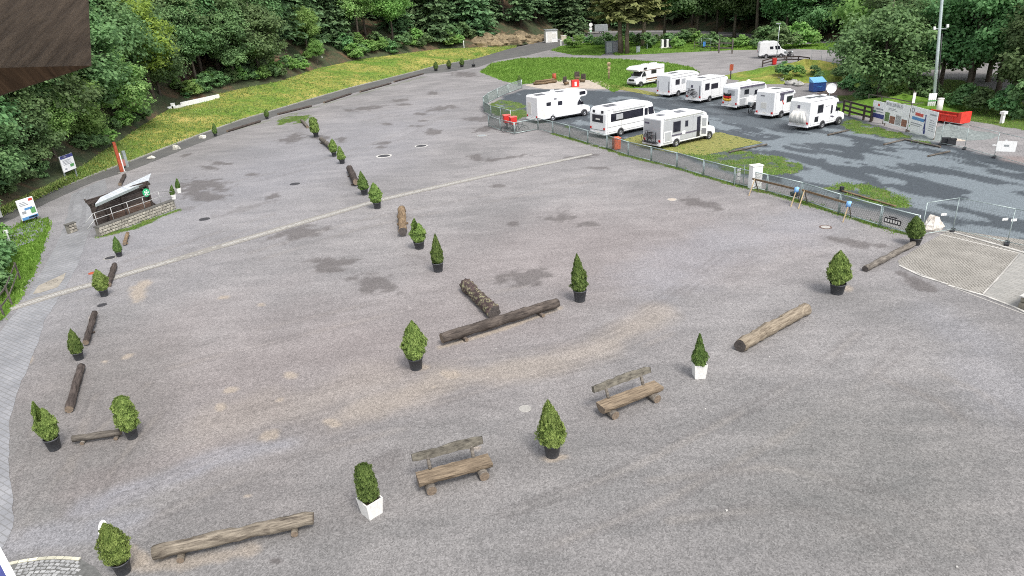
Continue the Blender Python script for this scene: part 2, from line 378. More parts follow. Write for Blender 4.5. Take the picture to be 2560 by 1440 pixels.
grass = mx(grass, stroke([(250, 590), (330, 570), (445, 525)], .45, .8, .9), .8)
grass = mx(grass, stroke([(590, 325), (700, 293), (900, 235), (1060, 192)], .7, .8, 1.0), .45)
grass = mx(grass, area([(2100, 250), (2200, 262), (2330, 285), (2420, 297), (2590, 330), (2700, 300), (2400, 200), (2120, 190)], .6, 1.2), 1)
grass *= 1 - .55 * sstep(.5, .62, fbm(X * .9, Y * .9, 77, 4)) * (slate > .5)

gm, t, b = nt('gravel')
P_ = pos(t)
A1 = N(t, 'ShaderNodeAttribute', attribute_name='stain_a'); A2 = N(t, 'ShaderNodeAttribute', attribute_name='stain_b')
s1 = N(t, 'ShaderNodeSeparateColor'); L(t, A1.outputs['Color'], s1.inputs[0]); s2 = N(t, 'ShaderNodeSeparateColor'); L(t, A2.outputs['Color'], s2.inputs[0])
big = noise(t, P_, .13, 3, .6, .6); mid = noise(t, mapped(t, P_, (.35, 1.0, 1), (0, 0, math.radians(-24))), .75, 4, .7, .3); fine = noise(t, P_, 9.0, 2, .75); grit = N(t, 'ShaderNodeTexVoronoi', Scale=27.0); L(t, P_, grit.inputs['Vector'])
grit2 = N(t, 'ShaderNodeTexVoronoi', Scale=9.0); L(t, P_, grit2.inputs['Vector'])
c = ramp(t, big, [(.32, (.215, .207, .203)), (.5, (.262, .25, .245)), (.68, (.31, .295, .287))])
c = mix(t, ramp(t, mid, [(.45, 0.0), (.72, .6)]), c, (.165, .16, .158))
c = mix(t, ramp(t, mid, [(.28, .5), (.45, 0.0)]), c, (.33, .315, .305))
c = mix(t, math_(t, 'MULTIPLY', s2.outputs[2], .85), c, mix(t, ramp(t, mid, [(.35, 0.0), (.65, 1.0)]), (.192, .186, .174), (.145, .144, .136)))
c = mix(t, math_(t, 'MULTIPLY', s2.outputs[1], .8), c, (.245, .195, .18))
c = mix(t, math_(t, 'MULTIPLY', A2.outputs['Alpha'], .7), c, (.27, .275, .30))
c = mix(t, s1.outputs[1], c, (.37, .315, .25))
c = mix(t, math_(t, 'MULTIPLY', s1.outputs[0], .8), c, (.11, .099, .094))
c = mix(t, A1.outputs['Alpha'], c, (.06, .072, .082))
c = mix(t, math_(t, 'MULTIPLY', s2.outputs[0], .95), c, (.175, .205, .22))
gcol = ramp(t, noise(t, P_, 1.1, 5, .7), [(.3, (.045, .09, .018)), (.5, (.085, .135, .024)), (.7, (.17, .17, .05))])
c = mix(t, ramp(t, math_(t, 'ADD', s1.outputs[2], math_(t, 'MULTIPLY', math_(t, 'SUBTRACT', fine, .5), 1.3)), [(.42, 0.0), (.62, 1.0)]), c, gcol)
gv = ramp(t, grit.outputs['Color'], [(.08, .55), (.5, 1.0), (.92, 1.5)])
gv2 = ramp(t, grit2.outputs['Color'], [(.1, .72), (.5, 1.0), (.92, 1.3)])
c = mix(t, .72, c, gv, 'MULTIPLY'); c = mix(t, .3, c, gv2, 'MULTIPLY')
c = mix(t, .3, c, ramp(t, fine, [(.3, .75), (.5, 1.0), (.7, 1.25)]), 'MULTIPLY')
c = mix(t, 1.0, c, (.88, .875, .895), 'MULTIPLY')
L(t, c, b.inputs['Base Color'])
L(t, mix(t, A1.outputs['Alpha'], (.95,) * 3, (.62,) * 3), b.inputs['Roughness']); b.inputs['Specular IOR Level'].default_value = .3

Z = (fbm(X * .25, Y * .25, 200, 3) - .5) * .03
idx = np.arange(NR * NC).reshape(NR, NC)
Q = np.stack([idx[:-1, :-1].ravel(), idx[:-1, 1:].ravel(), idx[1:, 1:].ravel(), idx[1:, :-1].ravel()], 1)
me = npmesh('gravel_lot', np.stack([X, Y, Z * 0], 1), Q, gm, True)
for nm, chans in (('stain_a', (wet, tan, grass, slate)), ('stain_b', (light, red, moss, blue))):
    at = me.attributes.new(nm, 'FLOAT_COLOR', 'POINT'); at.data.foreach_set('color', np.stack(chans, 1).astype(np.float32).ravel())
struct(link('gravel_lot', me))

# soil under everything, out to the horizon
soil = paint('forest_soil', (.075, .055, .035), .95, .5, .8)
struct(MB().add([(-900, -120, -.1), (900, -120, -.1), (900, 1500, -.1), (-900, 1500, -.1)], [(0, 1, 2, 3)]).build('ground', soil))

def sheet(name, pts, mat, z=.006, jit=0.0, step=.5, pix=True, seed=0):
    """a flat sheet with a slightly uneven outline"""
    P = ga(pts) if pix else np.array(pts); out = []; rg = np.random.default_rng(seed + 5)
    for i in range(len(P)):
        a, c2 = P[i], P[(i + 1) % len(P)]; n = max(1, int(np.hypot(*(c2 - a)) / step))
        for k in range(n):
            q = a + (c2 - a) * k / n; out.append((q[0] + rg.normal() * jit, q[1] + rg.normal() * jit, z))
    m_ = MB().add(out, [tuple(range(len(out)))])
    o = m_.build(name, mat)
    if o.data.polygons[0].normal.z < 0: o.data.flip_normals()
    return struct(o)

# asphalt road along the wood
am, t, b = nt('asphalt'); P_ = pos(t)
n1 = noise(t, P_, .4, 4); n2 = noise(t, P_, 14, 3, .7)
c = ramp(t, n1, [(.3, (.085, .085, .085)), (.7, (.12, .116, .11))]); c = mix(t, .6, c, ramp(t, n2, [(.3, .6), (.7, 1.4)]), 'MULTIPLY')
L(t, c, b.inputs['Base Color']); b.inputs['Roughness'].default_value = .85
ROAD_UP = [(-260, 668), (-120, 600), (0, 543), (87, 500), (142, 474), (240, 435), (350, 395), (490, 341), (600, 301), (675, 279), (775, 249), (875, 220), (975, 195), (1050, 176), (1087, 166), (1175, 150), (1191, 146), (1273, 122), (1355, 106), (1427, 95), (1478, 83), (1547, 81), (1700, 79), (1850, 84)]
ROAD_LO = [(1850, 92), (1700, 86), (1600, 90), (1520, 94), (1465, 104), (1405, 113), (1377, 124), (1320, 138), (1240, 152), (1195, 168), (1120, 180), (1057, 185), (987, 202), (900, 228), (810, 256), (695, 288), (600, 320), (480, 365), (330, 425), (240, 453), (192, 473), (102, 515), (48, 539), (7, 559), (-120, 622), (-260, 695)]
sheet('road', ROAD_UP + ROAD_LO, am, .010, .03)
# pale concrete edging strip on the road's far side
em = stone('edging_concrete', (.30, .29, .26), (.42, .41, .37), 3)
UPW = [gp(*p) for p in ROAD_UP[:16]]
mb = MB()
for i in range(len(UPW) - 1):
    a, c2 = UPW[i], UPW[i + 1]; d = (c2 - a).normalized(); nrm = Vector((-d.y, d.x, 0))
    mb.bar(a + nrm * .05 + Vector((0, 0, .05)), c2 + nrm * .05 + Vector((0, 0, .05)), .30, .1)
struct(mb.build('road_edging', em))

# block paved driveway
pm, t, b = nt('block_paving'); P_ = pos(t)
br = N(t, 'ShaderNodeTexBrick', Scale=1.0); L(t, mapped(t, P_, (1, 1, 1), (0, 0, math.radians(32))), br.inputs['Vector'])
br.inputs['Brick Width'].default_value = .36; br.inputs['Row Height'].default_value = .2; br.inputs['Mortar Size'].default_value = .02
br.inputs['Color1'].default_value = (.225, .228, .242, 1); br.inputs['Color2'].default_value = (.262, .262, .274, 1); br.inputs['Mortar'].default_value = (.185, .184, .187, 1)
c = mix(t, .8, br.outputs['Color'], ramp(t, noise(t, P_, .5, 5), [(.3, .75), (.7, 1.2)]), 'MULTIPLY')
L(t, c, b.inputs['Base Color']); b.inputs['Roughness'].default_value = .8; bump(t, b, br.outputs['Fac'], -.5, .02)
DRIVE = [(178, 486), (262, 447), (268, 470), (240, 545), (216, 600), (196, 660), (165, 716), (138, 760), (112, 800), (97, 852), (76, 905), (42, 985), (24, 1045), (22, 1150), (32, 1250), (30, 1320), (0, 1385), (-160, 1400), (-160, 985), (-60, 890), (0, 832), (30, 792), (65, 752), (88, 705), (120, 650), (150, 595), (168, 540)]
sheet('driveway', DRIVE, pm, .008, .02)
# darker tyre arcs where cars turn in
ty = paint('rubber_marks', (.2, .2, .21), .9, .2)
mb = MB(); za = .013
for arc in ([(180, 545), (178, 520), (185, 490), (200, 475)], [(208, 560), (212, 525), (206, 505), (207, 480)], [(200, 568), (216, 500), (232, 465)]):
    pts = [gp(*p) for p in arc]; za += .003
    for i in range(len(pts) - 1):
        d = (pts[i + 1] - pts[i]).normalized() * .1; n_ = Vector((-d.y, d.x, 0))
        mb.add([pts[i] - n_ + Vector((0, 0, za)), pts[i] + n_ + Vector((0, 0, za)), pts[i + 1] + n_ + Vector((0, 0, za)), pts[i + 1] - n_ + Vector((0, 0, za))], [(0, 1, 2, 3)])
struct(mb.build('tyre_marks', ty))
# chippings bed left of the driveway and its grass edge
chip = stone('bluish_chippings', (.16, .18, .20), (.30, .32, .34), 9)
GR = None
gmat, t, b = nt('meadow'); P_ = pos(t)
na = noise(t, P_, .16, 5, .65, .5); nb = noise(t, P_, 2.2, 5, .75); nc_ = noise(t, P_, 14, 3, .8)
c = ramp(t, na, [(.28, (.09, .18, .026)), (.42, (.14, .225, .036)), (.54, (.25, .26, .06)), (.68, (.43, .36, .115))])
c = mix(t, .75, c, ramp(t, nb, [(.3, .55), (.5, 1.0), (.7, 1.5)]), 'MULTIPLY'); c = mix(t, .7, c, ramp(t, nc_, [(.3, .55), (.7, 1.5)]), 'MULTIPLY')
L(t, c, b.inputs['Base Color']); b.inputs['Roughness'].default_value = .9; b.inputs['Specular IOR Level'].default_value = .15; bump(t, b, math_(t, 'ADD', nb, nc_), .8, .12)
lush, t, b = nt('lush_lawn'); P_ = pos(t)
na = noise(t, P_, .3, 5, .65, .5); nb = noise(t, P_, 3, 5, .75)
c = ramp(t, na, [(.3, (.07, .15, .02)), (.55, (.11, .205, .028)), (.75, (.18, .24, .05))]); c = mix(t, .75, c, ramp(t, nb, [(.3, .55), (.5, 1.0), (.7, 1.5)]), 'MULTIPLY')
L(t, c, b.inputs['Base Color']); b.inputs['Roughness'].default_value = .9; b.inputs['Specular IOR Level'].default_value = .15; bump(t, b, nb, .8, .1)
sheet('grass_verge', [(-200, 690), (0, 590), (60, 552), (120, 545), (126, 570), (112, 612), (88, 680), (55, 740), (0, 805), (-60, 850), (-250, 950)], lush, .006, .06, seed=1)
sheet('chippings_bed', [(-200, 700), (0, 582), (30, 578), (70, 560), (100, 545), (118, 560), (100, 595), (60, 612), (25, 622), (-60, 690), (-200, 790)], chip, .011, .08, seed=2)

# meadow bank up to the edge of the wood, and the hillside behind
EDGE = [(-420, 770, .6), (-200, 640, .6), (0, 522, .6), (87, 482, .6), (142, 455, .7), (200, 420, .8), (260, 378, 1), (340, 325, 1.2), (385, 295, 1.4), (430, 268, 1.5), (545, 236, 1.8), (600, 222, 2), (700, 203, 2.2), (790, 172, 2.2), (900, 148, 2.2), (1000, 135, 2), (1100, 122, 1.5), (1240, 117, .6), (1300, 113, .3),
        (1355, 103, .1), (1427, 92, 0), (1478, 79, 0), (1547, 77, 0), (1700, 75, 0), (1850, 82, 0), (2000, 100, 0), (2100, 104, 0), (2200, 108, 0), (2400, 118, 0), (2700, 160, 0), (3100, 240, 0)]
EDGE_W = [gp(x, y, z) for x, y, z in EDGE]
LOW = [gp(*p) for p in [(-420, 745 + 40), (-200, 650)] + ROAD_UP[2:18]]
nB, mB = 160, 14
lo, hi = [], []
for px in np.linspace(-200, 1290, nB):
    lo.append(Vector((*[np.interp(px, [p[0] for p in ROAD_UP], [gp(*p)[k] for p in ROAD_UP]) for k in (0, 1)], .012)))
    hi.append(Vector([np.interp(px, [p[0] for p in EDGE], [q[k] for q in EDGE_W]) for k in range(3)]))
V_ = []
for j in range(mB):
    f = j / (mB - 1)
    for k in range(nB):
        p = lo[k].lerp(hi[k], f); p.z = lo[k].z + (hi[k].z - lo[k].z) * (f ** .8) + .12 * math.sin(f * math.pi) * (float(fbm(np.array([p.x * .3]), np.array([p.y * .3]), 9)[0]) - .3)
        V_.append(p)
fq = np.array([(j * nB + k, j * nB + k + 1, (j + 1) * nB + k + 1, (j + 1) * nB + k) for j in range(mB - 1) for k in range(nB - 1)])
struct(link('meadow_bank', npmesh('meadow_bank', np.array([tuple(p) for p in V_]), fq, gmat, True)))

hm, t, b = nt('forest_floor'); P_ = pos(t)
na = noise(t, P_, .25, 5, .65, .4); nb = noise(t, P_, 2.5, 5, .75)
c = ramp(t, na, [(.3, (.03, .055, .018)), (.5, (.05, .055, .025)), (.64, (.12, .07, .04)), (.76, (.19, .11, .06))]); c = mix(t, .8, c, ramp(t, nb, [(.3, .45), (.7, 1.5)]), 'MULTIPLY')
L(t, c, b.inputs['Base Color']); b.inputs['Roughness'].default_value = .95; bump(t, b, nb, .8, .15)
PROFILE = [(0, 0), (2.5, .8), (6, 2.0), (14, 4.5), (30, 9), (60, 19), (110, 37), (200, 62), (420, 100)]
EW = resample(EDGE_W, 140)
def hill(p, off):
    """a point off metres into the wood behind an edge point, on the slope"""
    d = Vector((p.x, p.y, 0)).normalized()
    z = np.interp(off, [q[0] for q in PROFILE], [q[1] for q in PROFILE])
    return Vector((p.x + d.x * off, p.y + d.y * off, p.z + z))
offs = [0, 1, 2.5, 4, 6, 9, 14, 20, 30, 42, 60, 85, 110, 150, 200, 300, 420]
V_ = []
for j, o_ in enumerate(offs):
    for k, p in enumerate(EW):
        q = hill(p, o_); q.z += (float(fbm(np.array([q.x * .12]), np.array([q.y * .12]), 31)[0]) - .5) * min(o_ * .12, 2.5) - (.015 if o_ == 0 else 0); V_.append(tuple(q))
nE = len(EW)
fq = np.array([(j * nE + k, j * nE + k + 1, (j + 1) * nE + k + 1, (j + 1) * nE + k) for j in range(len(offs) - 1) for k in range(nE - 1)])
struct(link('hillside', npmesh('hillside', np.array(V_), fq, hm, True)))
def edge_at(px):
    xs = [e[0] for e in EDGE]; return Vector([np.interp(px, xs, [q[k] for q in EDGE_W]) for k in range(3)])

# lawns
sheet('lawn', [(1200, 180), (1228, 159), (1300, 146), (1400, 144), (1550, 148), (1660, 156), (1730, 168), (1748, 182), (1700, 205), (1640, 219), (1560, 221), (1535, 231), (1470, 200), (1310, 210), (1300, 213), (1258, 203)], lush, .008, .1, seed=3)
sheet('lawn', [(1377, 126), (1405, 115), (1470, 107), (1505, 113), (1530, 128), (1500, 139), (1430, 137)], lush, .009, .1, seed=4)
sheet('lawn', [(1500, 112), (1560, 97), (1700, 88), (1850, 94), (1990, 112), (2120, 104), (2140, 128), (1990, 122), (1820, 126), (1640, 134), (1540, 139)], lush, .007, .15, seed=5)
sand = paint('pale_sand', (.42, .36, .30), .95, .2, 1.5)
sheet('sand_patch', [(1307, 213), (1400, 199), (1500, 201), (1530, 213), (1520, 223), (1440, 221), (1360, 223)], sand, .013, .05, seed=6)
wb = gp(2010, 180)
# ------------------------------------------------------------------ trees
def leaves(name, P, Nn, size, mat, asp=1.6, val=None, rng=RNG, tang=None):
    """many small folded leaf faces at points P facing Nn"""
    n = len(P); Nn = Nn / (np.linalg.norm(Nn, axis=1, keepdims=True) + 1e-9)
    r = rng.normal(size=(n, 3)) if tang is None else tang + rng.normal(size=(n, 3)) * .35; T = r - Nn * (r * Nn).sum(1, keepdims=True); T /= np.linalg.norm(T, axis=1, keepdims=True) + 1e-9
    B = np.cross(Nn, T); s = (size * (.65 + .7 * rng.random(n)))[:, None] if not hasattr(size, 'shape') else size[:, None]
    V = np.empty((n, 4, 3)); V[:, 0] = P - T * s * asp / 2; V[:, 1] = P + B * s / 2 + Nn * s * .12; V[:, 2] = P + T * s * asp / 2; V[:, 3] = P - B * s / 2 + Nn * s * .12
    me = npmesh(name, V.reshape(-1, 3), np.arange(4 * n).reshape(n, 4), mat)
    lv = rng.random(n) if val is None else np.clip(val + rng.normal(size=n) * .18, 0, 1)
    at = me.attributes.new('leaf', 'FLOAT', 'FACE'); at.data.foreach_set('value', lv.astype(np.float32)); return me
def sph(n, rng):
    v = rng.normal(size=(n, 3)); return v / np.linalg.norm(v, axis=1, keepdims=True)
def broad_crown(seed, Ht, R, base, mat, lobes=40, sub=17, per=26, leaf=.21, squash=1.0):
    rng = np.random.default_rng(seed); hc = (Ht - base) / 2; cz = base + hc
    Ps, Ns, Vs = [], [], []
    d = sph(lobes, rng); d[:, 2] = d[:, 2] * .95 + .05
    wid = 1 - .35 * np.clip(d[:, 2], 0, 1)
    C = d * np.array([R, R, hc]) * (.5 + .4 * rng.random((lobes, 1))) * np.stack([wid, wid, np.ones(lobes)], 1) + np.array([0, 0, cz])
    for c in C:
        rl = R * (.26 + .2 * rng.random()); tone = rng.random() * .5 + .25
        q = sph(sub, rng); q[:, 2] = q[:, 2] * .85 + .15
        for k in range(sub):
            cc = c + q[k] * rl * np.array([1, 1, .75]) * (.75 + .3 * rng.random()); n = int(per * (.6 + .8 * rng.random()))
            off = rng.normal(size=(n, 3)) * rl * np.array([.24, .24, .15])
            p = cc + off; p[:, 2] -= .5 * np.hypot(off[:, 0], off[:, 1]) * .6
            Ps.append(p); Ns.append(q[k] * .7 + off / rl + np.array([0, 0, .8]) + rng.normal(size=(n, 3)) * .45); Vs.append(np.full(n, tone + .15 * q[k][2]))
    P, Nn, V = np.concatenate(Ps), np.concatenate(Ns), np.concatenate(Vs)
    keep = P[:, 2] > base * .55
    return leaves('broadleaf_crown', P[keep], Nn[keep], leaf, mat, 1.5, V[keep], rng)
def spruce_crown(seed, Ht, R, base, mat, step=.55, leaf=.34, droop=.35, openness=0.0):
    rng = np.random.default_rng(seed); Ps, Ns, Vs, Ss = [], [], [], []
    z = base
    while z < Ht - .2:
        f = (z - base) / (Ht - base); Lb = R * (1 - f) ** .8 * (.8 + .3 * rng.random()) + .15
        nb = int(6 + 5 * (1 - f) * (1 - openness)); a0 = rng.random() * 6.3
        for k in range(nb):
            if rng.random() < openness * .6: continue
            a = a0 + 2 * math.pi * k / nb + rng.normal() * .2; L_ = Lb * (.65 + .5 * rng.random()); tone = .2 + .45 * rng.random()
            n = max(3, int(L_ / .14)); s = np.linspace(.12, 1, n) ** .9
            dirv = np.array([math.cos(a), math.sin(a)]); zz = z + rng.normal() * .15
            side = rng.normal(size=n) * (.34 * L_ * (1 - s * .55)) * .55
            x = dirv[0] * s * L_ - dirv[1] * side; y = dirv[1] * s * L_ + dirv[0] * side
            h = zz - droop * L_ * s ** 1.5 + .12 * L_ * s ** 4 + rng.normal(size=n) * .06
            Ps.append(np.stack([x, y, h], 1)); Ns.append(np.stack([dirv[0] * .35 + rng.normal(size=n) * .35, dirv[1] * .35 + rng.normal(size=n) * .35, np.ones(n) * .9], 1))
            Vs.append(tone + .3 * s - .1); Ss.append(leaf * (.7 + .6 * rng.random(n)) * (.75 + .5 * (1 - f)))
        z += step * (.75 + .5 * rng.random()) * (1 - .4 * f)
    return leaves('spruce_crown', np.concatenate(Ps), np.concatenate(Ns), np.concatenate(Ss), mat, 2.1, np.concatenate(Vs), rng)
def trunk_mesh(seed, Ht, r, mat, limbs=7, base=2.5, R=3.0, up=.6):
    rng = np.random.default_rng(seed); m_ = MB(); pts = []; x = y = 0
    for k in range(7):
        pts.append((x, y, Ht * .92 * k / 6 - (.6 if k == 0 else 0))); x += rng.normal() * .05 * Ht / 8; y += rng.normal() * .05 * Ht / 8
    m_.tube(pts, [r * 1.35, r, r * .85, r * .68, r * .5, r * .32, r * .1], 9)
    for k in range(limbs):
        f = rng.uniform(.25, .8); z0 = base + (Ht * .85 - base) * f * .8; i = min(5, int(z0 / (Ht * .92) * 6)); p0 = Vector(pts[i]).lerp(Vector(pts[i + 1]), .5); p0.z = z0
        a = rng.random() * 6.3; l = R * (.85 - .45 * f) * (.7 + .4 * rng.random())
        p1 = p0 + Vector((math.cos(a) * l * .5, math.sin(a) * l * .5, l * up * .5)); p2 = p0 + Vector((math.cos(a) * l, math.sin(a) * l, l * up * .8))
        m_.tube([p0, p1, p2], [r * .4, r * .24, r * .06], 5)
    return m_.mesh('trunk', mat)
bark = wood('bark', (.05, .04, .032), (.15, .125, .10), .3, (6, 6, .8)); bark_pale = wood('pale_bark', (.12, .09, .065), (.30, .24, .19), .3, (6, 6, .8))
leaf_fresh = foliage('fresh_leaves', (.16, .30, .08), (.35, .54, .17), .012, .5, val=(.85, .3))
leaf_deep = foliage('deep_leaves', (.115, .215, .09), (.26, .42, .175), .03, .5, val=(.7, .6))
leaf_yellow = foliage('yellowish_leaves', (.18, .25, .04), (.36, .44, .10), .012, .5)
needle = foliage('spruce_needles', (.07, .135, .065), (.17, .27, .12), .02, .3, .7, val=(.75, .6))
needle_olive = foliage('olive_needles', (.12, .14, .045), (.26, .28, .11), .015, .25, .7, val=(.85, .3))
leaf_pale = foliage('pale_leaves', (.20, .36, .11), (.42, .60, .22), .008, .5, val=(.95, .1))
BM = {}
for key, mt in (('fresh', leaf_fresh), ('deep', leaf_deep), ('yellow', leaf_yellow), ('pale', leaf_pale)):
    BM[key] = []
    for s_ in range(2 if key == 'yellow' else 4):
        sd_ = {'fresh': 10, 'deep': 30, 'yellow': 50, 'pale': 60}[key] + s_
        Ht, R, base = [(11, 3.6, 1.2), (12.5, 4.0, 2.6), (10, 4.1, .9), (13.5, 4.0, 3.2)][s_]
        BM[key].append((broad_crown(sd_, Ht, R, base, mt), trunk_mesh(sd_, Ht, .2, bark, 8, base + .6, R), Ht, R))
SM = []
for s_, (Ht, R, base, op) in enumerate([(20, 3.6, .8, 0), (22, 3.3, 2.2, .1), (18, 3.9, .4, 0), (24, 3.6, 4.5, .25)]):
    SM.append((spruce_crown(70 + s_, Ht, R, base, needle, openness=op), trunk_mesh(70 + s_, Ht, .24, bark, 0), Ht, R))
OM = [(spruce_crown(90, 24, 5.6, 6.5, needle_olive, .7, .55, .25, .15), trunk_mesh(90, 24, .36, bark_pale, 5, 4.5, 4, -.1), 24, 5.6), (spruce_crown(91, 22, 5.0, 6.0, needle_olive, .7, .55, .25, .2), trunk_mesh(91, 22, .33, bark_pale, 4, 4.5, 4, -.1), 22, 5)]
SH = [broad_crown(110 + k, 2.4, 1.35, .05, mt, 16, 9, 16, .17) for k, mt in enumerate((leaf_deep, leaf_fresh, leaf_deep, leaf_yellow))]
def tree(name, label, src, at, scale, group=None, rz=None, sz=None):
    cr, tk = src[0], src[1]
    o = thing(name, label, 'tree', at, random.random() * 6.28 if rz is None else rz, group, (scale, scale, sz or scale))
    link('trunk', tk, o); link('crown', cr, o); return o
def on_edge(px, off, side=0.0):
    e = edge_at(px); q = hill(e, off); return Vector((q.x, q.y, q.z - .15))

# trees that stand out along the edge of the wood, from left to right
FRONT = [
 ('broadleaf_tree', 'large bright green broadleaf tree bulging over the meadow bank at left', ('pale', 2), gp(305, 330, 1.0), 1.02),
 ('broadleaf_tree', 'low bright green broadleaf tree left of and below the bulging bright tree', ('fresh', 0), gp(215, 385, .8), .82),
 ('broadleaf_tree', 'small light green tree between the info board and the large bright tree', ('fresh', 1), gp(150, 428, .7), .66),
 ('broadleaf_tree', 'dark green tree behind the info board with the white panel on two posts', ('deep', 0), gp(95, 452, .8), .72),
 ('broadleaf_tree', 'dark green tree at the left picture edge above the road', ('deep', 2), gp(-10, 505, .8), .8),
 ('broadleaf_tree', 'shaded green tree with visible slanting trunks left of the white barrier', ('deep', 1), gp(408, 266, 1.6), .98),
 ('broadleaf_tree', 'yellow-green topped tree rising between the dark trees at upper left', ('yellow', 1), on_edge(395, 5), 1.1),
 ('broadleaf_tree', 'deep green broadleaf tree directly behind the white barrier', ('deep', 3), on_edge(500, 4), .95),
 ('broadleaf_tree', 'blue-green broadleaf tree above the right end of the white barrier', ('deep', 0), on_edge(590, 3), 1.1),
 ('broadleaf_tree', 'broad green tree with low drooping crown right of the white barrier', ('deep', 2), on_edge(655, 4), 1.2),
 ('broadleaf_tree', 'sunlit yellow-green young tree above the brown leaf litter bank', ('fresh', 1), on_edge(775, 7), .72),
 ('broadleaf_tree', 'slim young green tree beside the white marker post on the bank', ('fresh', 3), on_edge(795, 1.5), .38),
 ('broadleaf_tree', 'brightest fresh green tree in the middle of the forest edge', ('pale', 3), on_edge(905, 6), 1.25),
 ('broadleaf_tree', 'fresh green tree right of the brightest tree at the forest edge', ('fresh', 1), on_edge(985, 7), 1.15),
 ('spruce_tree', 'dark spruce with wide drooping branches above the green shrubs', ('spruce', 0), on_edge(1085, 6), 1.5),
 ('spruce_tree', 'dark spruce left of the white kiosk above the rocky bank', ('spruce', 2), on_edge(1190, 10), 1.5),
 ('spruce_tree', 'dark spruce standing right behind the white kiosk', ('spruce', 1), on_edge(1340, 14), 1.6),
 ('broadleaf_tree', 'green broadleaf tree leaning over the track left of the round sign post', ('deep', 3), on_edge(1440, 12), 1.5),
 ('pine_tree', 'tall olive pine with bare trunk, leftmost of the three by the grey cabinet', ('olive', 0), gp(1553, 133), 1.25),
 ('pine_tree', 'tall olive pine with bare trunk, middle of the three by the grey cabinet', ('olive', 1), gp(1568, 134), 1.2),
 ('pine_tree', 'tall olive pine with bare trunk, rightmost of the three by the grey cabinet', ('olive', 0), gp(1606, 116), 1.2),
 ('broadleaf_tree', 'green tree with several thin trunks behind the rightmost olive pine', ('deep', 3), gp(1660, 96), 1.55),
 ('broadleaf_tree', 'green tree with thick dark trunk left of the mesh gate', ('deep', 1), gp(1742, 97), 1.75),
 ('broadleaf_tree', 'green tree overhanging the mesh gate at the back of the gravel field', ('deep', 3), gp(1790, 95), 1.6),
 ('broadleaf_tree', 'green tree between the mesh gate and the parked white van', ('deep', 1), gp(1835, 96), 1.65),
 ('broadleaf_tree', 'bright yellow-green crowned tree above the parked white van', ('pale', 3), gp(1892, 100), 1.85),
 ('broadleaf_tree', 'tree with light green flank right of the lamp post by the van', ('deep', 0), gp(1965, 104), 1.7),
 ('broadleaf_tree', 'rounded mid green tree at the far end of the gravel field', ('deep', 2), gp(2045, 103), 1.5),
 ('broadleaf_tree', 'huge round dark green tree standing right of the gravel field', ('deep', 2), gp(2195, 258), 1.15),
 ('broadleaf_tree', 'green tree adjoining the huge round tree, left of the light mast', ('deep', 0), gp(2275, 236), .95),
 ('broadleaf_tree', 'tall layered green tree right behind the light mast', ('deep', 1), gp(2412, 258), 1.2),
 ('broadleaf_tree', 'loose green tree with pale thin trunks right of the light mast', ('deep', 3), gp(2490, 255), 1.2),
 ('broadleaf_tree', 'green tree at the right picture edge behind the white marker', ('deep', 0), gp(2580, 285), 1.1),
 ('broadleaf_tree', 'lighter green tree rising behind the huge round tree', ('fresh', 2), gp(2190, 175), 1.7),
 ('spruce_tree', 'dark spruce rising above the huge round tree and the light mast', ('spruce', 0), gp(2290, 165), 1.5),
 ('spruce_tree', 'dark spruce at the far back between gravel field and round tree', ('spruce', 2), gp(2090, 86), 1.9),
 ('spruce_tree', 'dark spruce filling the upper right corner of the picture', ('spruce', 1), gp(2500, 200), 1.4),
]
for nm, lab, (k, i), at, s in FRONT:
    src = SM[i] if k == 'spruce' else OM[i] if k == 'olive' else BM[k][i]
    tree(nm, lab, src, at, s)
# the wood behind: nothing tells these apart
rg = np.random.default_rng(5)
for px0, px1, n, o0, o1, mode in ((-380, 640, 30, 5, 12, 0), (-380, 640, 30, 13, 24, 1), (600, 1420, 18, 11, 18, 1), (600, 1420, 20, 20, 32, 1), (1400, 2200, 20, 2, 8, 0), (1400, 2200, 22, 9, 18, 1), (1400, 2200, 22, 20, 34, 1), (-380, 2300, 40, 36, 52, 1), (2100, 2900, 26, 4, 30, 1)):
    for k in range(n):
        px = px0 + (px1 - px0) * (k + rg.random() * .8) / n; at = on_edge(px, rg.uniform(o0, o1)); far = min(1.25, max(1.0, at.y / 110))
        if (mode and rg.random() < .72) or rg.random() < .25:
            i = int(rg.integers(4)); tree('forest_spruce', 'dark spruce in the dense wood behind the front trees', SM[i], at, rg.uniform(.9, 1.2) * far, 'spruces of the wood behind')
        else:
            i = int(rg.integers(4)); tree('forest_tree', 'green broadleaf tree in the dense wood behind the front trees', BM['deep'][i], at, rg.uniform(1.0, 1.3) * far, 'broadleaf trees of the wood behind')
# trees at right on level ground
for x, y in ((2420, 236), (2530, 240), (2350, 215), (2620, 262), (2250, 205), (2600, 225), (2470, 205)):
    tree('forest_tree', 'green broadleaf tree in the wood right of the light mast', BM['deep'][int(rg.integers(4))], gp(x, y), rg.uniform(1.1, 1.4), 'broadleaf trees right of the mast')
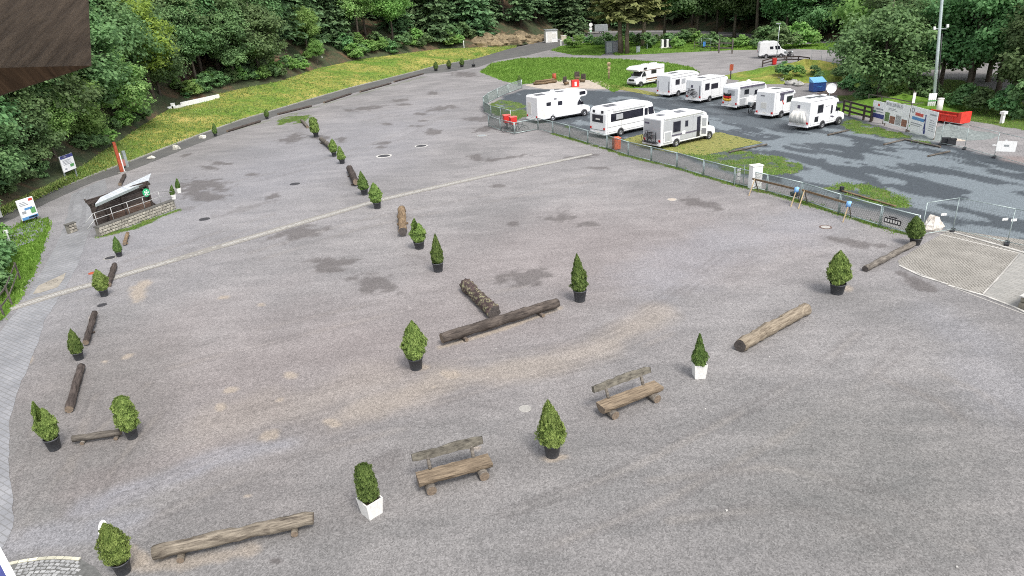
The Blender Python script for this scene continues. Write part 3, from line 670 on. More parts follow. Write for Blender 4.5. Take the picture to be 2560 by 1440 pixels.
# shrubs
def shrub(label, at, s, i, group=None):
    o = link('shrub', SH[i]); o.location = at; o.scale = (s, s, s * rg.uniform(.75, 1.0)); o.rotation_euler = (0, 0, rg.random() * 6.3); return tag(o, label, 'shrub', group)
for px in [p for p in np.arange(-60, 380, 22) if not 125 < p < 215]: shrub('dense green undergrowth shrub along the left forest edge above the road', on_edge(px, rg.uniform(.8, 3.0)), rg.uniform(.6, 1.15), int(rg.integers(3)), 'undergrowth at the left forest edge')
for px in np.arange(450, 770, 11): shrub('low green shrub in the strip behind the white barrier', on_edge(px, rg.uniform(1.4, 5.5)), rg.uniform(.6, 1.2), int(rg.integers(3)), 'shrubs behind the white barrier')
for px in np.arange(860, 1180, 12): shrub('low green shrub at the foot of the wood above the meadow bank', on_edge(px, rg.uniform(.6, 7)), rg.uniform(.9, 1.7), int(rg.integers(3)), 'shrubs above the meadow bank')
for px in np.arange(1420, 1900, 18): shrub('green shrub on the slope between gravel field and upper track', gp(px, rg.uniform(104, 122)), rg.uniform(.8, 1.6), int(rg.integers(3)), 'shrubs on the slope behind the gravel field')
for px, py in ((1960, 122), (1990, 118), (2020, 116), (1940, 112), (1905, 110)): shrub('leafy shrub right of the parked white van at the wood', gp(px, py), rg.uniform(1.6, 2.4), int(rg.integers(3)), 'shrubs right of the white van')
for px, py in ((2130, 232), (2160, 255), (2240, 262), (2300, 262), (2120, 205), (2410, 272), (2450, 282), (2520, 290), (2560, 300)): shrub('leafy shrub under the trees at right near the light mast', gp(px, py), rg.uniform(1.0, 1.6), int(rg.integers(3)), 'shrubs under the right trees')
for px, py, s in ((-5, 612, .8), (-22, 680, 1.0), (-2, 655, .8), (-28, 745, .9), (-12, 705, .75), (-50, 640, 1.3), (-60, 720, 1.3)): shrub('dark leafy bush at the left picture edge beside the wooden rail', gp(px, py), s, int(rg.integers(3)), 'bushes at the left picture edge')

for k in range(14): shrub('weedy shrub on the green mound in front of the far gravel field', gp(rg.uniform(1930, 2110), rg.uniform(172, 205), .9), rg.uniform(.35, .7), int(rg.integers(4)), 'weeds on the green mound')
# ------------------------------------------------------------------ shared finishes
weather = wood('weathered_wood', (.05, .043, .038), (.27, .24, .205), .45); browny = wood('brown_wood', (.075, .05, .03), (.33, .235, .145), .35); pale_wood = wood('pale_timber', (.30, .22, .13), (.52, .41, .26), .15)
dark_wood = wood('dark_timber', (.028, .022, .02), (.125, .10, .088), .4); tan_wood = wood('tan_wood', (.12, .092, .066), (.42, .355, .27), .25); grey_brown = wood('grey_brown_wood', (.05, .04, .032), (.33, .285, .225), .4); end_grain = paint('end_grain', (.17, .13, .095), .9, .4, 14); end_dark = paint('dark_end_grain', (.07, .06, .055), .9, .5, 12)
bark_moss = wood('mossy_bark', (.05, .038, .04), (.16, .11, .10), .3, (2, 6, 6), .9, (.45, .44, .26)); pot_black = paint('black_pot', (.055, .058, .065), .6, .3, 8, dirt=(.16, .15, .14)); earth = paint('potting_soil', (.05, .035, .025), .95, .4, 20)
white_pl = paint('white_planter', (.72, .71, .68), .55, .06, 4, dirt=(.42, .38, .32)); white = paint('white_paint', (.8, .8, .79), .4, .04, 3, dirt=(.5, .48, .44)); galv = paint('galvanised_steel', (.42, .47, .46), .45, .15, 6, .55)
concrete = stone('concrete', (.30, .29, .27), (.45, .43, .40), 8); iron = paint('cast_iron', (.06, .058, .065), .6, .3, 20, .3); ring_white = paint('pale_ring', (.5, .485, .46), .8, .12, 9); black = paint('black_plastic', (.02, .02, .024), .5, .3, 6)
orange = paint('orange_plastic', (.75, .13, .03), .45, .1, 4); redp = paint('red_plastic', (.58, .03, .025), .4, .1, 4); bluep = paint('blue_plastic', (.05, .20, .50), .4, .15, 5); rubber = paint('rubber', (.02, .02, .022), .8, .3, 10); greyp = paint('grey_paint', (.28, .30, .31), .5, .1, 4); rust = paint('rusty_red_steel', (.36, .07, .03), .75, .35, 5)
UPZ = Vector((0, 0, 1))
def project(P):
    d = Vector(P) - Vector((0, 0, CAM_H)); z = d.dot(FW); return Vector((IMG_W / 2 + F_PX * d.dot(RT) / z, IMG_H / 2 - F_PX * d.dot(UP) / z))
def height_for(P, px):
    """height of an upright thing at P that measures px in the photo"""
    return px / (project(P + UPZ * .5) - project(P - UPZ * .5)).length
def heading(a, b): d = b - a; return math.atan2(d.y, d.x)

# ------------------------------------------------------------------ logs
def make_log(label, p0, p1, dpx, mat=weather, sup=(), endm=end_grain, seed=0, name='log', rough=.10, squash=1.0, sup_r=.07, group='logs laid out as barriers'):
    m0 = gp((p0[0] + p1[0]) / 2, (p0[1] + p1[1]) / 2); r = dpx / ppm(m0) / 2; lift = (sup_r * 1.3 if sup else 0)
    a, c2 = gp(*p0, r + lift), gp(*p1, r + lift); Ln = (c2 - a).length; rg_ = np.random.default_rng(seed + 900)
    m_ = MB(); n = max(6, int(Ln / .22)); pts = [(-Ln / 2 + Ln * k / n, rg_.normal() * r * .06, rg_.normal() * r * .03) for k in range(n + 1)]
    rs = [r * (1 + .06 * math.sin(k * .9 + seed) + rg_.normal() * .035) for k in range(n + 1)]; rs[0] = r * .97
    m_.tube(pts, rs, 16, 0, True, True, rough * 1.5, rg_); m_.m[-1] = m_.m[-2] = 1
    for k in range(int(Ln * 2.2)):                       # knots
        a_ = rg_.uniform(.2, 2.9); m_.rock((rg_.uniform(-.47, .47) * Ln, math.cos(a_) * r * .93, math.sin(a_) * r * .93), r * rg_.uniform(.1, .2), rg_, 0, (1.4, 1, .8), 6, 4)
    if rough > .2:                                       # broken branch stubs and flakes
        for k in range(26):
            s_ = rg_.uniform(-.45, .45) * Ln; a_ = rg_.uniform(1.7, 3.6); v = Vector((0, -math.cos(a_), math.sin(a_)))
            m_.rock((s_, -abs(v.y) * r * .9, v.z * r * .6), r * rg_.uniform(.16, .3), rg_, 0, (1.6, .8, .8), 6, 4)
    o = m_.build(name, [mat, endm]); o.location = (a + c2) / 2; o.rotation_euler = (0, 0, heading(a, c2)); tag(o, label, 'log', group)
    for s_ in sup:
        q = MB().tube([(s_ * Ln - Ln / 2, -r * 1.45, -r - lift + sup_r), (s_ * Ln - Ln / 2, r * 1.45, -r - lift + sup_r)], sup_r, 10); q.m[-1] = q.m[-2] = 1
        q.build('support', [mat, end_grain], o)
    return o
make_log('long weathered grey log on two stubs at the bottom left', (383, 1382), (783, 1293), 34, grey_brown, (.16, .87), seed=1, sup_r=.1)
make_log('short dark log between the two pointed conifers at the left edge', (203, 916), (172, 1024), 19, dark_wood, seed=2)
make_log('thin log between the slim dark conifer and the round drain cover at left', (237, 782), (214, 856), 14, dark_wood, (.6,), seed=3, sup_r=.05)
make_log('grey log lying between the two bushy conifers at the lower left', (182, 1097), (302, 1080), 17, weather, (.2, .9), seed=4, sup_r=.07)
make_log('short dark log leaning beside the conifer by the paved driveway', (287, 662), (270, 712), 13, dark_wood, seed=5)
make_log('short thin log in front of the stone wall of the shelter', (319, 583), (311, 609), 8, browny, (.85,), seed=6, sup_r=.05)
make_log('brown log pointing at the camera beside the two-tipped conifer', (1004, 522), (1007, 579), 19, browny, (.5,), end_dark, 7)
make_log('dark log left of the pair of conifers on the pale stone line', (873, 420), (890, 456), 15, dark_wood, (.35, .9), seed=8, sup_r=.06)
make_log('brown log between the conifers in the row towards the road', (803, 348), (833, 371), 11, weather, (.15, .85), seed=9, sup_r=.06)
make_log('small grey log at the far end of the conifer row by the grass patch', (754, 301), (769, 317), 7, weather, seed=10)
make_log('long dark log on two stubs in the middle of the lot', (1104, 846), (1394, 756), 25, wood('slate_brown_wood', (.035, .028, .026), (.20, .165, .14), .4), (.17, .83), seed=11, sup_r=.09)
make_log('thick mossy bark log butting against the long dark log', (1163, 710), (1236, 780), 31, bark_moss, (), end_dark, 12, rough=.26)
make_log('thick pale brown log with rotten end at the right of the lot', (1848, 864), (2013, 772), 31, tan_wood, (), end_dark, 13)
make_log('squared old log leading to the conifer at the fence corner', (2163, 672), (2283, 609), 15, weather, (), end_dark, 14)
for i, (p, q, wh) in enumerate((((568, 328), (650, 303), 'nearest the camera'), ((695, 285), (778, 265), 'second from the camera'), ((810, 256), (877, 234), 'third from the camera'), ((900, 229), (977, 208), 'fourth from the camera'), ((985, 204), (1058, 184), 'farthest from the camera'))):
    make_log('thin dark beam along the road edge, %s' % wh, p, q, 5.5 - i * .4, dark_wood, seed=20 + i, name='roadside_beam', rough=.02, group='beams along the road edge')
make_log('dark short beam on the ground behind the shelter roof', (300, 461), (312, 437), 8, dark_wood, seed=26)
for i, (p, q, lab) in enumerate((((2070, 337), (2122, 325), 'pale parking beam in front of the rightmost camper'), ((2210, 361), (2259, 349), 'parking beam below the middle banner'), ((2320, 390), (2375, 378), 'parking beam below the gravel net pile'), ((1822, 380), (1917, 361), 'parking beam on the grass pavers beside the nearest camper'), ((2261, 348), (2351, 367), 'long low beam along the foot of the banners'), ((2105, 477), (2240, 516), 'brown beam on the grass just behind the mesh fence'))):
    make_log(lab, p, q, 4.5, browny if i == 5 else weather, seed=30 + i, name='parking_beam', rough=.02, group='parking beams of the camper pitch')

# ------------------------------------------------------------------ log benches
def bench(label, s0, s1, b0, seed):
    """s0, s1: front ends of the seat at the ground; backrest behind"""
    a, c2 = gp(*s0), gp(*s1); Ln = (c2 - a).length; rg_ = np.random.default_rng(seed)
    o = thing('log_bench', label, 'bench', (a + c2) / 2, heading(a, c2), 'log benches'); o.rotation_euler.z += 0
    def half(Lx, r, flat, y, z, tilt, nm, mt, jit=.08):
        m_ = MB(); n = 12; prof = [(math.cos(t_) * r, -math.sin(t_) * r) for t_ in np.linspace(math.pi + .25, -.25, 11)]
        prof = [(p_[0], max(p_[1], -r)) for p_ in prof]; k_ = len(prof); vs = []
        for i in range(n + 1):
            f = 1 + rg_.normal() * .02
            for (py_, pz) in prof: vs.append((-Lx / 2 + Lx * i / n, py_ * f + rg_.normal() * r * .03, (pz if pz < 0 else pz * .4) * f))
        fs = [(i * k_ + j, i * k_ + (j + 1) % k_, (i + 1) * k_ + (j + 1) % k_, (i + 1) * k_ + j) for i in range(n) for j in range(k_)]
        m_.add(vs, fs, 0); m_.f += [tuple(range(k_)), tuple(n * k_ + j for j in reversed(range(k_)))]; m_.m += [1, 1]; m_.sm += [False, False]
        q = m_.build(nm, [mt, end_grain], o); q.location = (0, y, z); q.rotation_euler = (tilt, 0, 0); return q
    half(Ln, .27, True, .24, .46, 0, 'seat', wood('seat_wood', (.085, .063, .045), (.32, .25, .175), .3))
    def plank(Lx, hh, th, nm, mt):
        m_ = MB(); n = 14; vs = []
        for i in range(n + 1):
            x = -Lx / 2 + Lx * i / n; e_ = 1 - (.18 if i in (0, n) else 0); up_, dn = hh / 2 * e_ + rg_.normal() * .012 + .02 * math.sin(i * .5 + seed), hh / 2 * e_ + rg_.normal() * .012
            vs += [(x, -th / 2, -dn), (x, th / 2, -dn * .9), (x, th / 2 * .9, up_ * .9), (x, -th / 2, up_)]
        m_.add(vs, [(4 * i + j, 4 * i + (j + 1) % 4, 4 * i + 4 + (j + 1) % 4, 4 * i + 4 + j) for i in range(n) for j in range(4)] + [(0, 1, 2, 3), (4 * n + 3, 4 * n + 2, 4 * n + 1, 4 * n)]); return m_.build(nm, mt, o, .015)
    q = plank(Ln * .97, .28, .13, 'backrest', wood('lichen_wood', (.055, .05, .042), (.235, .215, .175), .4, (2.5, 7, 7), .9)); q.location = (-.06, .66, .93); q.rotation_euler = (math.radians(-14), 0, 0)
    for s_ in (-.3, .3):
        MB().tube([(s_ * Ln, .42, .30), (s_ * Ln - .02, .66, .95)], [.06, .055], 8).build('back_post', weather, o)
        q = MB().tube([(s_ * Ln * 1.2, -.14, .15), (s_ * Ln * 1.2, .55, .15)], [.16, .15], 10); q.m[-1] = q.m[-2] = 1; q.build('foot_log', [weather, end_grain], o)
    return o
bench('weathered log bench with backrest between the white planter and the round bushy conifer', (1052, 1238), (1234, 1188), 0, 3)
bench('weathered log bench with backrest beside the slim conifer in the white planter', (1512, 1052), (1657, 995), 0, 4)

# ------------------------------------------------------------------ potted conifers
thuja = foliage('thuja_sprays', (.105, .175, .036), (.32, .42, .12), .015, .2, .65, val=(.85, .3), pvar=2.5); thuja_d = foliage('dark_thuja_sprays', (.06, .115, .025), (.19, .275, .075), .015, .15, .65, val=(.85, .3), pvar=2.5)
def thuja_mesh(seed, kind, mat, n=21000):
    """crown about 1 m tall and 1 m wide, standing on z = 0"""
    rng = np.random.default_rng(seed); f = rng.random(n) ** .9; a = rng.random(n) * 2 * math.pi
    prof = {'oval': [(0, .4), (.1, .78), (.32, 1), (.55, .86), (.75, .58), (.9, .28), (1, .03)], 'cone': [(0, .5), (.1, .95), (.35, .85), (.65, .52), (.88, .22), (1, .02)], 'slim': [(0, .75), (.2, 1), (.5, .85), (.8, .45), (1, .03)], 'column': [(0, .6), (.12, .95), (.5, .95), (.85, .8), (.97, .5), (1, .2)], 'tiered': [(0, .8), (.12, 1), (.3, .95), (.42, .6), (.5, .55), (.6, .5), (.7, .3), (.76, .34), (.9, .18), (1, .02)], 'rag': [(0, .4), (.15, .85), (.4, 1), (.6, .8), (.8, .62), (1, .1)]}[kind]
    R = np.interp(f, [p[0] for p in prof], [p[1] for p in prof]) * .5
    ph = rng.random(4) * 6.3
    lob = 1 + (.06 if kind in ('oval', 'rag', 'cone') else .03) * (np.sin(3 * a + ph[0] + 5 * f) + .8 * np.sin(5 * a - 9 * f + ph[1]) + .7 * np.sin(2 * a + 17 * f + ph[2]))
    cl = vn(a * 3.2, f * 15, seed) * .6 + vn(a * 7, f * 30, seed + 3) * .4           # tufts and gaps between the sprays
    rr = R * lob * (.5 + .68 * cl + .14 * rng.random(n)) * np.where(rng.random(n) < .25, .75, 1) + np.where(rng.random(n) < .06, .05 * rng.random(n), 0); x, y, z = rr * np.cos(a), rr * np.sin(a), f + rng.normal(size=n) * .012
    if kind == 'rag':                                      # two or three separate tips
        tip = (f > .55); k_ = np.where(np.cos(a + ph[3]) > 0, 1, -1); x = np.where(tip, x * .62 + k_ * .16 * math.cos(ph[3]), x); y = np.where(tip, y * .62 - k_ * .16 * math.sin(ph[3]), y); z = np.where(tip & (k_ < 0), .55 + (z - .55) * .62, z)
    Nn = np.stack([np.cos(a) * .9, np.sin(a) * .9, np.full(n, .45)], 1) + rng.normal(size=(n, 3)) * .5
    val = .3 + 1.1 * (cl - .45) + .25 * (lob - 1) * 2
    return leaves('thuja_crown', np.stack([x, y, z], 1), Nn, .024, mat, 2.6, val, rng, np.stack([np.cos(a) * .55, np.sin(a) * .55, np.full(n, 1.0)], 1))
TH = {(k, d): thuja_mesh(i * 3 + 200 + (50 if d else 0), k, thuja_d if d else thuja) for i, k in enumerate(('oval', 'cone', 'slim', 'column', 'tiered', 'rag')) for d in (0, 1)}
m_ = MB().lathe([(.0, 0), (.36, 0), (.37, .02), (.47, .9), (.5, .9), (.5, 1.0), (.46, 1.0), (.45, .86)], n=22); POT = m_.mesh('pot', pot_black)
SOIL = MB().disc((0, 0, .87), .455, 18).mesh('soil', earth)
m_ = MB(); s0, s1, wl = .40, .5, .06
for a_ in range(4):
    M4 = Matrix.Rotation(a_ * math.pi / 2, 3, 'Z')
    m_.add([M4 @ Vector(v) for v in ((-s0, -s0, 0), (s0, -s0, 0), (s1, -s1, 1), (-s1, -s1, 1), (-s1 + wl, -s1 + wl, 1), (s1 - wl, -s1 + wl, 1), (s1 - wl, -s1 + wl, .8), (-s1 + wl, -s1 + wl, .8))], [(0, 1, 2, 3), (3, 2, 5, 4), (4, 5, 6, 7)])
PLANTER = m_.mesh('planter', white_pl); SOILQ = MB().box((0, 0, .84), (.87, .87, .02)).mesh('soil', earth)
def conifer(label, base, top, wpx, kind='oval', dark=0, pot='round', potw=None, seed=0, poth=.27, rz=None):
    P = gp(*base); h = height_for(P, math.hypot(top[0] - base[0], top[1] - base[1])); k = ppm(P); W = wpx / k * .93; pw = (potw or wpx * .6) / k * 1.08; ph_ = h * poth
    o = thing('potted_conifer', label, 'potted conifer', P, seed * 1.7 if rz is None else rz, 'potted conifers set out across the lot')
    if pot == 'round':
        p_ = link('pot', POT, o); p_.scale = (pw, pw, ph_); s_ = link('soil', SOIL, o); s_.scale = (pw, pw, ph_)
    else:
        p_ = link('planter', PLANTER, o); p_.scale = (pw, pw, ph_); s_ = link('soil', SOILQ, o); s_.scale = (pw, pw, ph_)
    st = MB().tube([(0, 0, ph_ * .8), (.01, 0, ph_ + (h - ph_) * .55)], [.035, .015], 6).build('stem', bark, o)
    lean = (Vector(top) - project(P + UPZ * h)).x / k; ang_ = max(-.26, min(.26, math.atan2(lean, h)))      # the plant leans in its pot
    ax = Matrix.Rotation(-o.rotation_euler.z, 3, 'Z') @ Vector((FW.x, FW.y, 0)).normalized(); st.rotation_mode = 'QUATERNION'; st.rotation_quaternion = Matrix.Rotation(ang_, 3, ax).to_quaternion()
    f_ = link('foliage', TH[(kind, dark)], o); f_.location = (0, 0, ph_ * .98); f_.scale = (W, W, h - ph_ * .98); f_.rotation_mode = 'QUATERNION'; f_.rotation_quaternion = (Matrix.Rotation(ang_, 3, ax) @ Matrix.Rotation(seed * 2.3, 3, 'Z')).to_quaternion(); return o
CON = [
 ('bushy conifer in a black pot at the bottom left corner by the cobbles', (310, 1430), (258, 1318), 72, 'oval', 0, 'round', 42),
 ('ragged two-tipped conifer in a black pot, farthest lower left', (138, 1122), (90, 1012), 52, 'rag', 0, 'round', 34),
 ('bushy conifer in a black pot at the right end of the grey log, lower left', (332, 1094), (298, 998), 55, 'column', 0, 'round', 30),
 ('slim dark pointed conifer in a black pot beside the thin log at left', (199, 898), (177, 824), 33, 'slim', 1, 'round', 24),
 ('bushy pale conifer in a black pot by the paved driveway', (262, 740), (240, 676), 38, 'oval', 0, 'round', 20),
 ('slim dark conifer in a black pot in front of the shelter wall', (299, 641), (287, 592), 21, 'slim', 1, 'round', 15),
 ('small dark conifer in a white planter at the ramp end, nearer one', (434, 498), (430, 462), 13, 'slim', 1, 'square', 10),
 ('small dark conifer in a white planter at the ramp end, farther one', (447, 482), (444, 445), 12, 'slim', 1, 'square', 10),
 ('small dark conifer standing alone at the road edge, nearer the shelter', (539, 341), (535, 308), 13, 'slim', 1, 'round', 8),
 ('small dark conifer at the road edge between two dark beams', (668, 298), (665, 273), 13, 'oval', 1, 'round', 8),
 ('conifer at the far end of the diagonal row by the small grey log', (791, 343), (779, 295), 24, 'column', 0, 'round', 13),
 ('conifer second from the far end of the diagonal row', (836, 391), (830, 348), 22, 'oval', 0, 'round', 12),
 ('conifer third from the far end of the diagonal row, touching its neighbour', (856, 409), (847, 366), 23, 'cone', 0, 'round', 14),
 ('dark green conifer just beyond the pale stone line', (912, 487), (900, 430), 30, 'cone', 1, 'round', 18),
 ('conifer standing on the near edge of the pale stone line', (944, 521), (932, 459), 34, 'oval', 0, 'round', 19),
 ('two-tipped yellowish conifer beside the brown log in the middle row', (1049, 621), (1040, 550), 42, 'rag', 0, 'round', 26),
 ('dark pointed conifer in the middle row behind the mossy log', (1096, 678), (1088, 588), 35, 'cone', 1, 'round', 27),
 ('tall dark pointed conifer right of the long dark log', (1450, 752), (1440, 640), 46, 'cone', 1, 'round', 32),
 ('full yellowish conifer left of the long dark log', (1041, 921), (1030, 808), 64, 'oval', 0, 'round', 36),
 ('large bright green bushy conifer between the two log benches', (1381, 1138), (1368, 1008), 80, 'cone', 0, 'round', 42),
 ('slim tiered conifer in a white planter right of the upper bench', (1747, 941), (1748, 838), 42, 'tiered', 1, 'square', 30),
 ('clipped green conifer in a white square planter left of the lower bench', (930, 1283), (903, 1168), 56, 'column', 1, 'square', 44),
 ('bushy conifer in a black pot between the pale brown log and the fence corner log', (2092, 733), (2100, 630), 60, 'oval', 0, 'round', 36),
 ('conifer in a black pot at the fence corner beside the grid paving', (2287, 611), (2288, 540), 44, 'oval', 1, 'round', 28),
 ('small dark potted conifer by the road bend, left of three', (1090, 178), (1089, 154), 13, 'oval', 1, 'round', 9),
 ('small dark potted conifer by the road bend, middle of three', (1123, 173), (1122, 149), 13, 'oval', 1, 'round', 9),
 ('small dark potted conifer by the road bend, right of three', (1155, 168), (1154, 146), 13, 'oval', 1, 'round', 9),
 ('small dark conifer at the end of the curved mesh fence', (1299, 214), (1298, 188), 13, 'slim', 1, 'round', 9),
]
for i, cdef in enumerate(CON):
    lab, ba, tp, wd, kd, dk, pt, pw = cdef
    conifer(lab, ba, tp, wd, kd, dk, pt, pw, i, .25 if pt == 'round' else .33, rz=(.75 if i == 21 else .02 if i == 20 else None))
o = thing('plant_pot', 'black pot with a nearly leafless twig beside the road bend', 'plant pot', gp(1184, 167), 0, None)
q = link('pot', POT, o); q.scale = (.75, .75, .5); q = link('soil', SOIL, o); q.scale = (.75, .75, .5); MB().tube([(0, 0, .4), (.05, 0, 1.0), (.02, .05, 1.5)], [.03, .02, .008], 5).build('twig', bark, o)
o = thing('guide_sign', 'white oval sign with a black bar on a post behind the corner conifer', 'sign', gp(284, 1394), 0, None)
hd = (Vector((0, 0, 0)) - o.location); az = math.atan2(-o.location.y, -o.location.x)
MB().tube([(0, 0, 0), (0, 0, .95)], .025, 8).build('post', galv, o)
m_ = MB().disc((0, 0, 0), .13, 20, 0, .27); m_.add([(v[0], v[1], -.015) for v in m_.v[:20]], [tuple(reversed(range(20)))]); m_.add(m_.v[:40], [(k, k + 20, (k + 1) % 20 + 20, (k + 1) % 20) for k in range(20)])
q = m_.build('plate', white, o); q.location = (0, 0, .98); q.rotation_euler = (math.radians(60), 0, az + math.pi / 2 - .5); MB().box((0, 0, .006), (.26, .05, .006)).build('bar', black, q)

# ------------------------------------------------------------------ manholes and covers
def cover(label, px, py, w_px, ring=None, core=iron, name='manhole_cover', ringw=.18):
    P = gp(px, py); r = w_px / ppm(P) / 2; o = thing(name, label, 'manhole cover', (P.x, P.y, .004), 0, 'drain and manhole covers')
    q = MB(); r1 = r * (1 - ringw) if ring else r * .92; n = 28
    q.lathe([(r1, .0), (r1, .012), (r, .012), (r * 1.01, 0)], n=n, smooth=False).build('frame', ring or iron, o)
    m_ = MB().disc((0, 0, .011), r1 * .985, n); m_.build('lid', core, o)
    if core is iron:
        m_ = MB(); [m_.box((r1 * .3 * i, r1 * .3 * j, .013), (r1 * .2, r1 * .05, .006), (i + j) % 2 * 1.57) for i in (-2, -1, 0, 1, 2) for j in (-2, -1, 0, 1, 2) if i * i + j * j < 7]; m_.build('tread', iron, o)
    return o
cover('large manhole with white concrete ring, left of two', 960, 390, 40, ring_white, ringw=.24); cover('manhole with white concrete ring, right of two', 1053, 365, 33, ring_white, ringw=.2)
cover('grey manhole near the corner of the mesh enclosure', 1205, 339, 28, concrete, greyp); cover('pale tan round cover left of the dark stain near the fence', 1680, 499, 24, concrete, sand, ringw=.12)
cover('brown rimmed manhole with pale centre near the fence', 2064, 568, 30, paint('brown_rim', (.13, .085, .07), .8, .2, 9), concrete, ringw=.26); cover('dark manhole cover right of the shelter ramp', 737, 460, 25); cover('dark manhole cover below the shelter wall end', 511, 548, 26)
cover('dark oval manhole in a pale slab on the paved driveway', 130, 705, 27); cover('dark manhole with pale rim beside the slim dark conifer', 275, 645, 30, concrete); cover('dark small cover near the driveway conifer', 255, 763, 22); cover('rusty brown cover left of the driveway conifer', 231, 683, 19, rust, rust)
cover('pale round cover left of the bright green conifer', 1313, 1022, 31, concrete, concrete, ringw=.1)
sheet('manhole_slab', [(83, 735), (95, 715), (150, 690), (165, 682), (160, 697), (145, 718), (100, 733)], paint('tan_slab', (.31, .28, .235), .9, .2, 3), .0035 + .012, .01)
# ------------------------------------------------------------------ pale stone line across the lot
cob = stone('pale_cobble', (.36, .345, .32), (.50, .485, .455), 7)
ln = resample([gp(*p) for p in [(30, 772), (120, 742), (250, 705), (640, 590), (950, 500), (1200, 443), (1480, 386)]], 290); m_ = MB(); rg = np.random.default_rng(12)
for i in range(len(ln) - 1):
    f = i / 290; d = (ln[i + 1] - ln[i]); n_ = Vector((-d.y, d.x, 0)).normalized(); hz = heading(ln[i], ln[i + 1])
    for j in (-1, 0, 1):
        if .19 < f < .26 and rg.random() < .8: continue
        if rg.random() < .05: continue
        c_ = ln[i] + n_ * j * .135; m_.box((c_.x + rg.normal() * .006, c_.y + rg.normal() * .006, .008), (.13, .115, .03), hz + rg.normal() * .06)
q = m_.build('stone_line', cob); q['kind'] = 'stuff'; q['label'] = 'narrow line of pale cobblestones crossing the gravel lot'
sheet('stone_line_bed', [(30, 778), (120, 749), (250, 711), (640, 596), (950, 505), (1200, 447), (1480, 388), (1480, 383), (1200, 439), (950, 495), (640, 584), (250, 699), (120, 735), (30, 765)], paint('joint_sand', (.24, .225, .205), .95, .2, 6), .0115, .03)

# ------------------------------------------------------------------ loose white stones
rg = np.random.default_rng(3)
for px, py, s in ((1816, 1277, .035), (2392, 1418, .03), (1923, 893, .03), (1240, 873, .028), (1763, 1023, .028), (1025, 770, .03)):
    tag(MB().rock((0, 0, .02), s, rg).build('pebble', ring_white), 'single white pebble lying on the open gravel', 'stone', 'white pebbles on the gravel').location = gp(px, py)
for px, py, r, lab in ((380, 398, .30, 'white boulder at the road edge nearest the shelter roof'), (441, 373, .36, 'yellowish white boulder at the road edge, middle of three'), (507, 346, .32, 'white boulder at the road edge nearest the lone small conifer')):
    q = MB().rock((0, 0, r * .45), r, rg, 0, (1.25, .8, .75)).build('boulder', stone('boulder_white', (.5, .48, .42), (.72, .7, .62), 4)); q.location = gp(px, py); tag(q, lab, 'boulder', 'white boulders at the road edge')
q = MB().rock((0, 0, .3), .52, rg, 0, (1.1, .8, .9), 10, 7).build('boulder', stone('quartz', (.4, .35, .3), (.75, .72, .68), 3)); q.location = gp(2329, 575); tag(q, 'large white quartz boulder behind the fence corner conifer', 'boulder')

# ------------------------------------------------------------------ cobbles at the bottom left
o = struct(sheet('cobble_bed', [(-40, 1412), (20, 1412), (60, 1404), (110, 1398), (160, 1395), (205, 1400), (240, 1418), (262, 1450), (-40, 1480)], paint('bed_gravel', (.12, .12, .115), .95, .3, 9), .0075, .01, .3))
arc = resample([gp(*p) for p in [(-30, 1424), (20, 1411), (60, 1403), (105, 1397), (150, 1395), (200, 1399)]], 11); kerb = stone('pale_kerb_stone', (.44, .42, .33), (.6, .58, .46), 6); slab = stone('grey_cobble', (.22, .22, .22), (.36, .36, .355), 6)
for i in range(10):
    a, c2 = arc[i], arc[i + 1]; q = MB().box((0, 0, .012), ((c2 - a).length - .012, .10, .05)).build('kerb_stone', kerb, o, .006); q.location = ((a + c2) / 2); q.rotation_euler = (0, 0, heading(a, c2))
CB = MB().box((0, 0, .01), (.12, .085, .04)).mesh('cobble', slab)
for r_ in range(9):
    row = resample([p + Vector((.05 * r_ * .3, -.125 * (r_ + 1), 0)) for p in arc[1:]] + [arc[-1] + Vector((.12 + .10 * r_, -.125 * (r_ + 1) - .06, 0))], 17 + r_ // 2)
    for k in range(len(row) - 1):
        if rg.random() < .06 or (k < 4 and r_ < 2): continue
        q = link('cobble', CB, o); q.location = row[k] + Vector((rg.normal() * .008, rg.normal() * .008, 0)); q.rotation_euler = (rg.normal() * .03, rg.normal() * .03, heading(row[k], row[k + 1]) + rg.normal() * .08); q.scale = (rg.uniform(.85, 1.1), rg.uniform(.85, 1.08), 1)

# ------------------------------------------------------------------ grid paving and kerb at the right
pg, t, b = nt('grid_pavers'); P_ = pos(t)
pd = ga([(2458, 737), (2368, 711)]); ang = math.atan2(*(pd[1] - pd[0])[::-1])
mv = mapped(t, P_, (1, 1, 1), (0, 0, -ang + math.pi / 4)); ck = N(t, 'ShaderNodeTexVoronoi', Scale=7.5, Randomness=.25); L(t, mv, ck.inputs['Vector'])
c = ramp(t, noise(t, P_, .9, 4), [(.3, (.22, .207, .185)), (.7, (.31, .292, .262))]); c = mix(t, ramp(t, ck.outputs['Distance'], [(.22, 1.0), (.32, 0.0)]), c, (.12, .108, .092)); L(t, c, b.inputs['Base Color']); b.inputs['Roughness'].default_value = .9; bump(t, b, ramp(t, ck.outputs['Distance'], [(.22, 0.0), (.32, 1.0)]), .8, .03)
sheet('grid_paving', [(2317, 605), (2243, 652), (2250, 665), (2368, 712), (2458, 738), (2559, 624), (2700, 652), (2640, 610), (2375, 575)], pg, .007, .02)
ps, t, b = nt('slab_path'); P_ = pos(t); br = N(t, 'ShaderNodeTexBrick', Scale=1.0); L(t, mapped(t, P_, (1, 1, 1), (0, 0, -ang)), br.inputs['Vector']); br.inputs['Brick Width'].default_value = .4; br.inputs['Row Height'].default_value = .2; br.inputs['Mortar Size'].default_value = .012
